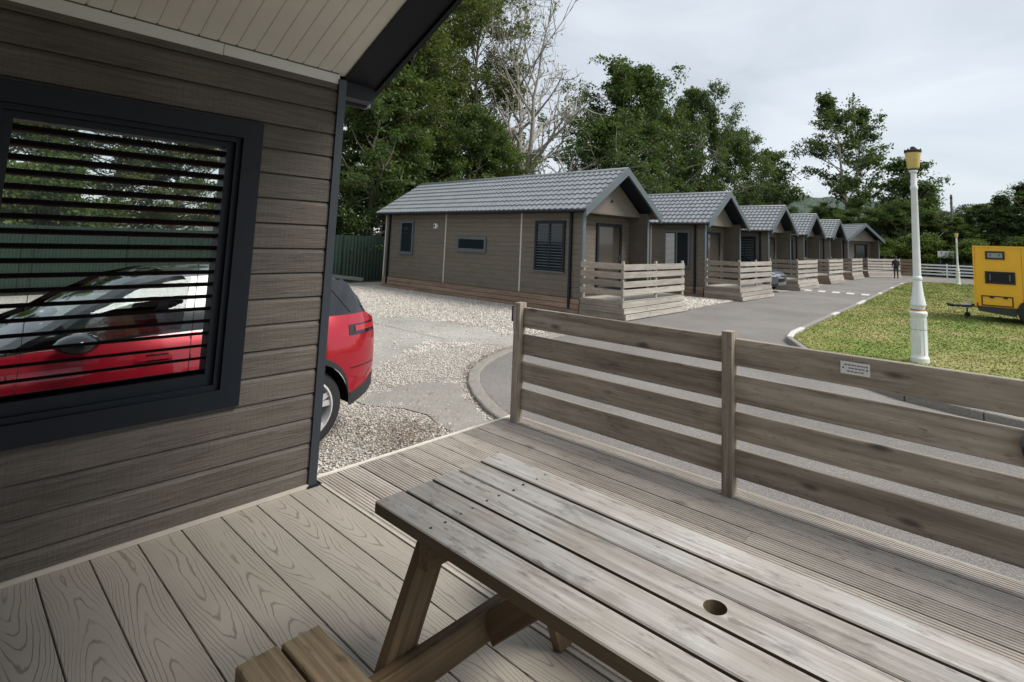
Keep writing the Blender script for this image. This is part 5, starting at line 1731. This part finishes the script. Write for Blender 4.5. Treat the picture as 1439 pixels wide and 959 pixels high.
# low building beyond the fence
bl = thing('low_building', 'long low building with white fascia and red door beyond green fence', 'building', (-42, 3, GZ))
MB().box((-5, 0, 0), (0, 14, 2.9)).build('wall', plain('grey_render', (0.40, 0.39, 0.37), 0.8, var=0.1, scale=2), bl)
MB().box((-5.4, -0.4, 2.9), (0.4, 14.4, 3.3)).build('roof', MT['white_trim'], bl)
for k in range(5):
    w = MB().box((0.002, 0.6 + k * 2.3, 1.0), (0.06, 2.0 + k * 2.3, 2.3)).build('window', MT['white_trim'], bl)
    MB().box((0.061, 0.7 + k * 2.3, 1.08), (0.07, 1.9 + k * 2.3, 2.22)).build('pane', plain('sky_blue_pane', (0.25, 0.32, 0.36), 0.1), w)
d = MB().box((0.002, 12.2, 0.0), (0.06, 13.2, 2.4)).build('door', plain('red_door_paint', (0.42, 0.05, 0.025), 0.5), bl)

# ------------------------------------------------------------------ small wear and litter
def flakes(n, pts, spread, size):
    c = np.array([pts[i] for i in rg.integers(0, len(pts), n)], float) + rg.normal(0, 1, (n, 2)) * spread
    a = rg.uniform(0, 6.28, n)
    sz = rg.uniform(0.5, 1.0, n) * size
    dx, dy = np.cos(a) * sz, np.sin(a) * sz
    z = GZ + 0.018 + rg.uniform(0, 0.008, n)
    tl = rg.uniform(-0.4, 0.4, (n, 2)) * sz[:, None]
    v = np.stack([np.stack([c[:, 0] - dx, c[:, 1] - dy, z], 1), np.stack([c[:, 0] - dy * .45, c[:, 1] + dx * .45, z + tl[:, 0] * .4 + .003], 1), np.stack([c[:, 0] + dx, c[:, 1] + dy, z + .004], 1), np.stack([c[:, 0] + dy * .45, c[:, 1] - dx * .45, z + tl[:, 1] * .4 + .003], 1)], 1).reshape(-1, 3)
    return v, np.arange(n * 4).reshape(-1, 4)


m, nt, p = new_mat('dead_leaves')
ge = nt.nodes.new('ShaderNodeNewGeometry')
nt.links.new(ramp(nt, ge.outputs['Random Per Island'], [(0.0, (0.06, 0.045, 0.03)), (0.6, (0.17, 0.115, 0.075)), (1.0, (0.30, 0.22, 0.14))]), p.inputs['Base Color'])
p.inputs['Roughness'].default_value = 0.9
inner = [(x - 0.17, y + 0.10) for x, y in [tuple(q) for q in resample(KERB_A[:8], 0.1)]]
v1, f1 = flakes(1500, inner, 0.06, 0.020)
v2, f2 = flakes(900, [(-4.9, 3.35), (-5.0, 3.55), (-4.6, 3.2), (-5.3, 3.3)], 0.22, 0.022)
v3, f3 = flakes(260, [(-5.6, 4.3), (-6.2, 4.2), (-8.5, 7.8), (-10.0, 7.9)], 0.5, 0.02)
V = np.concatenate([v1, v2, v3])
F = np.concatenate([f1, f2 + len(v1), f3 + len(v1) + len(v2)])
lf = struct(obj('leaf_litter', np_mesh('leaf_litter', V, F, m)), 'stuff')
lf['label'] = 'brown dead leaves and debris lying along the kerb and gravel'
lf['category'] = 'leaf litter'

# worn tarmac seam near the lawn corner and screws in the table planks
scr = MB().lathe([(0.0045, -0.002), (0.0045, 0.0006), (0.002, 0.0002)], 8).mesh('screw', MT['trim_grey'])
for k in range(5):
    yk = -0.285 + k * (Wt + gap)
    for fx in (-0.80, 0.80):
        for dy in (0.028, 0.078):
            obj('screw', scr, tbl, (fx + rnd.uniform(-.006, .006), yk + dy + rnd.uniform(-.004, .004), TZ + 0.0012))
# trailer fittings
for q in (1.12, 2.45):
    MB().box((q, -0.004, TRZ - 1.70), (q + 0.006, 0.001, TRZ - 0.04)).build('seam', MT['trim_grey'], tr)
for zq in (0.35, 1.0, 1.6):
    MB().box((3.2, -0.012, zq + TRG), (3.28, 0.0, zq + 0.10 + TRG)).build('hinge', MT['black'], tr)
MB().box((0.045, -0.016, 0.10 + TRG), (0.085, -0.001, 0.19 + TRG)).build('marker_lamp', MT['tail'], tr)
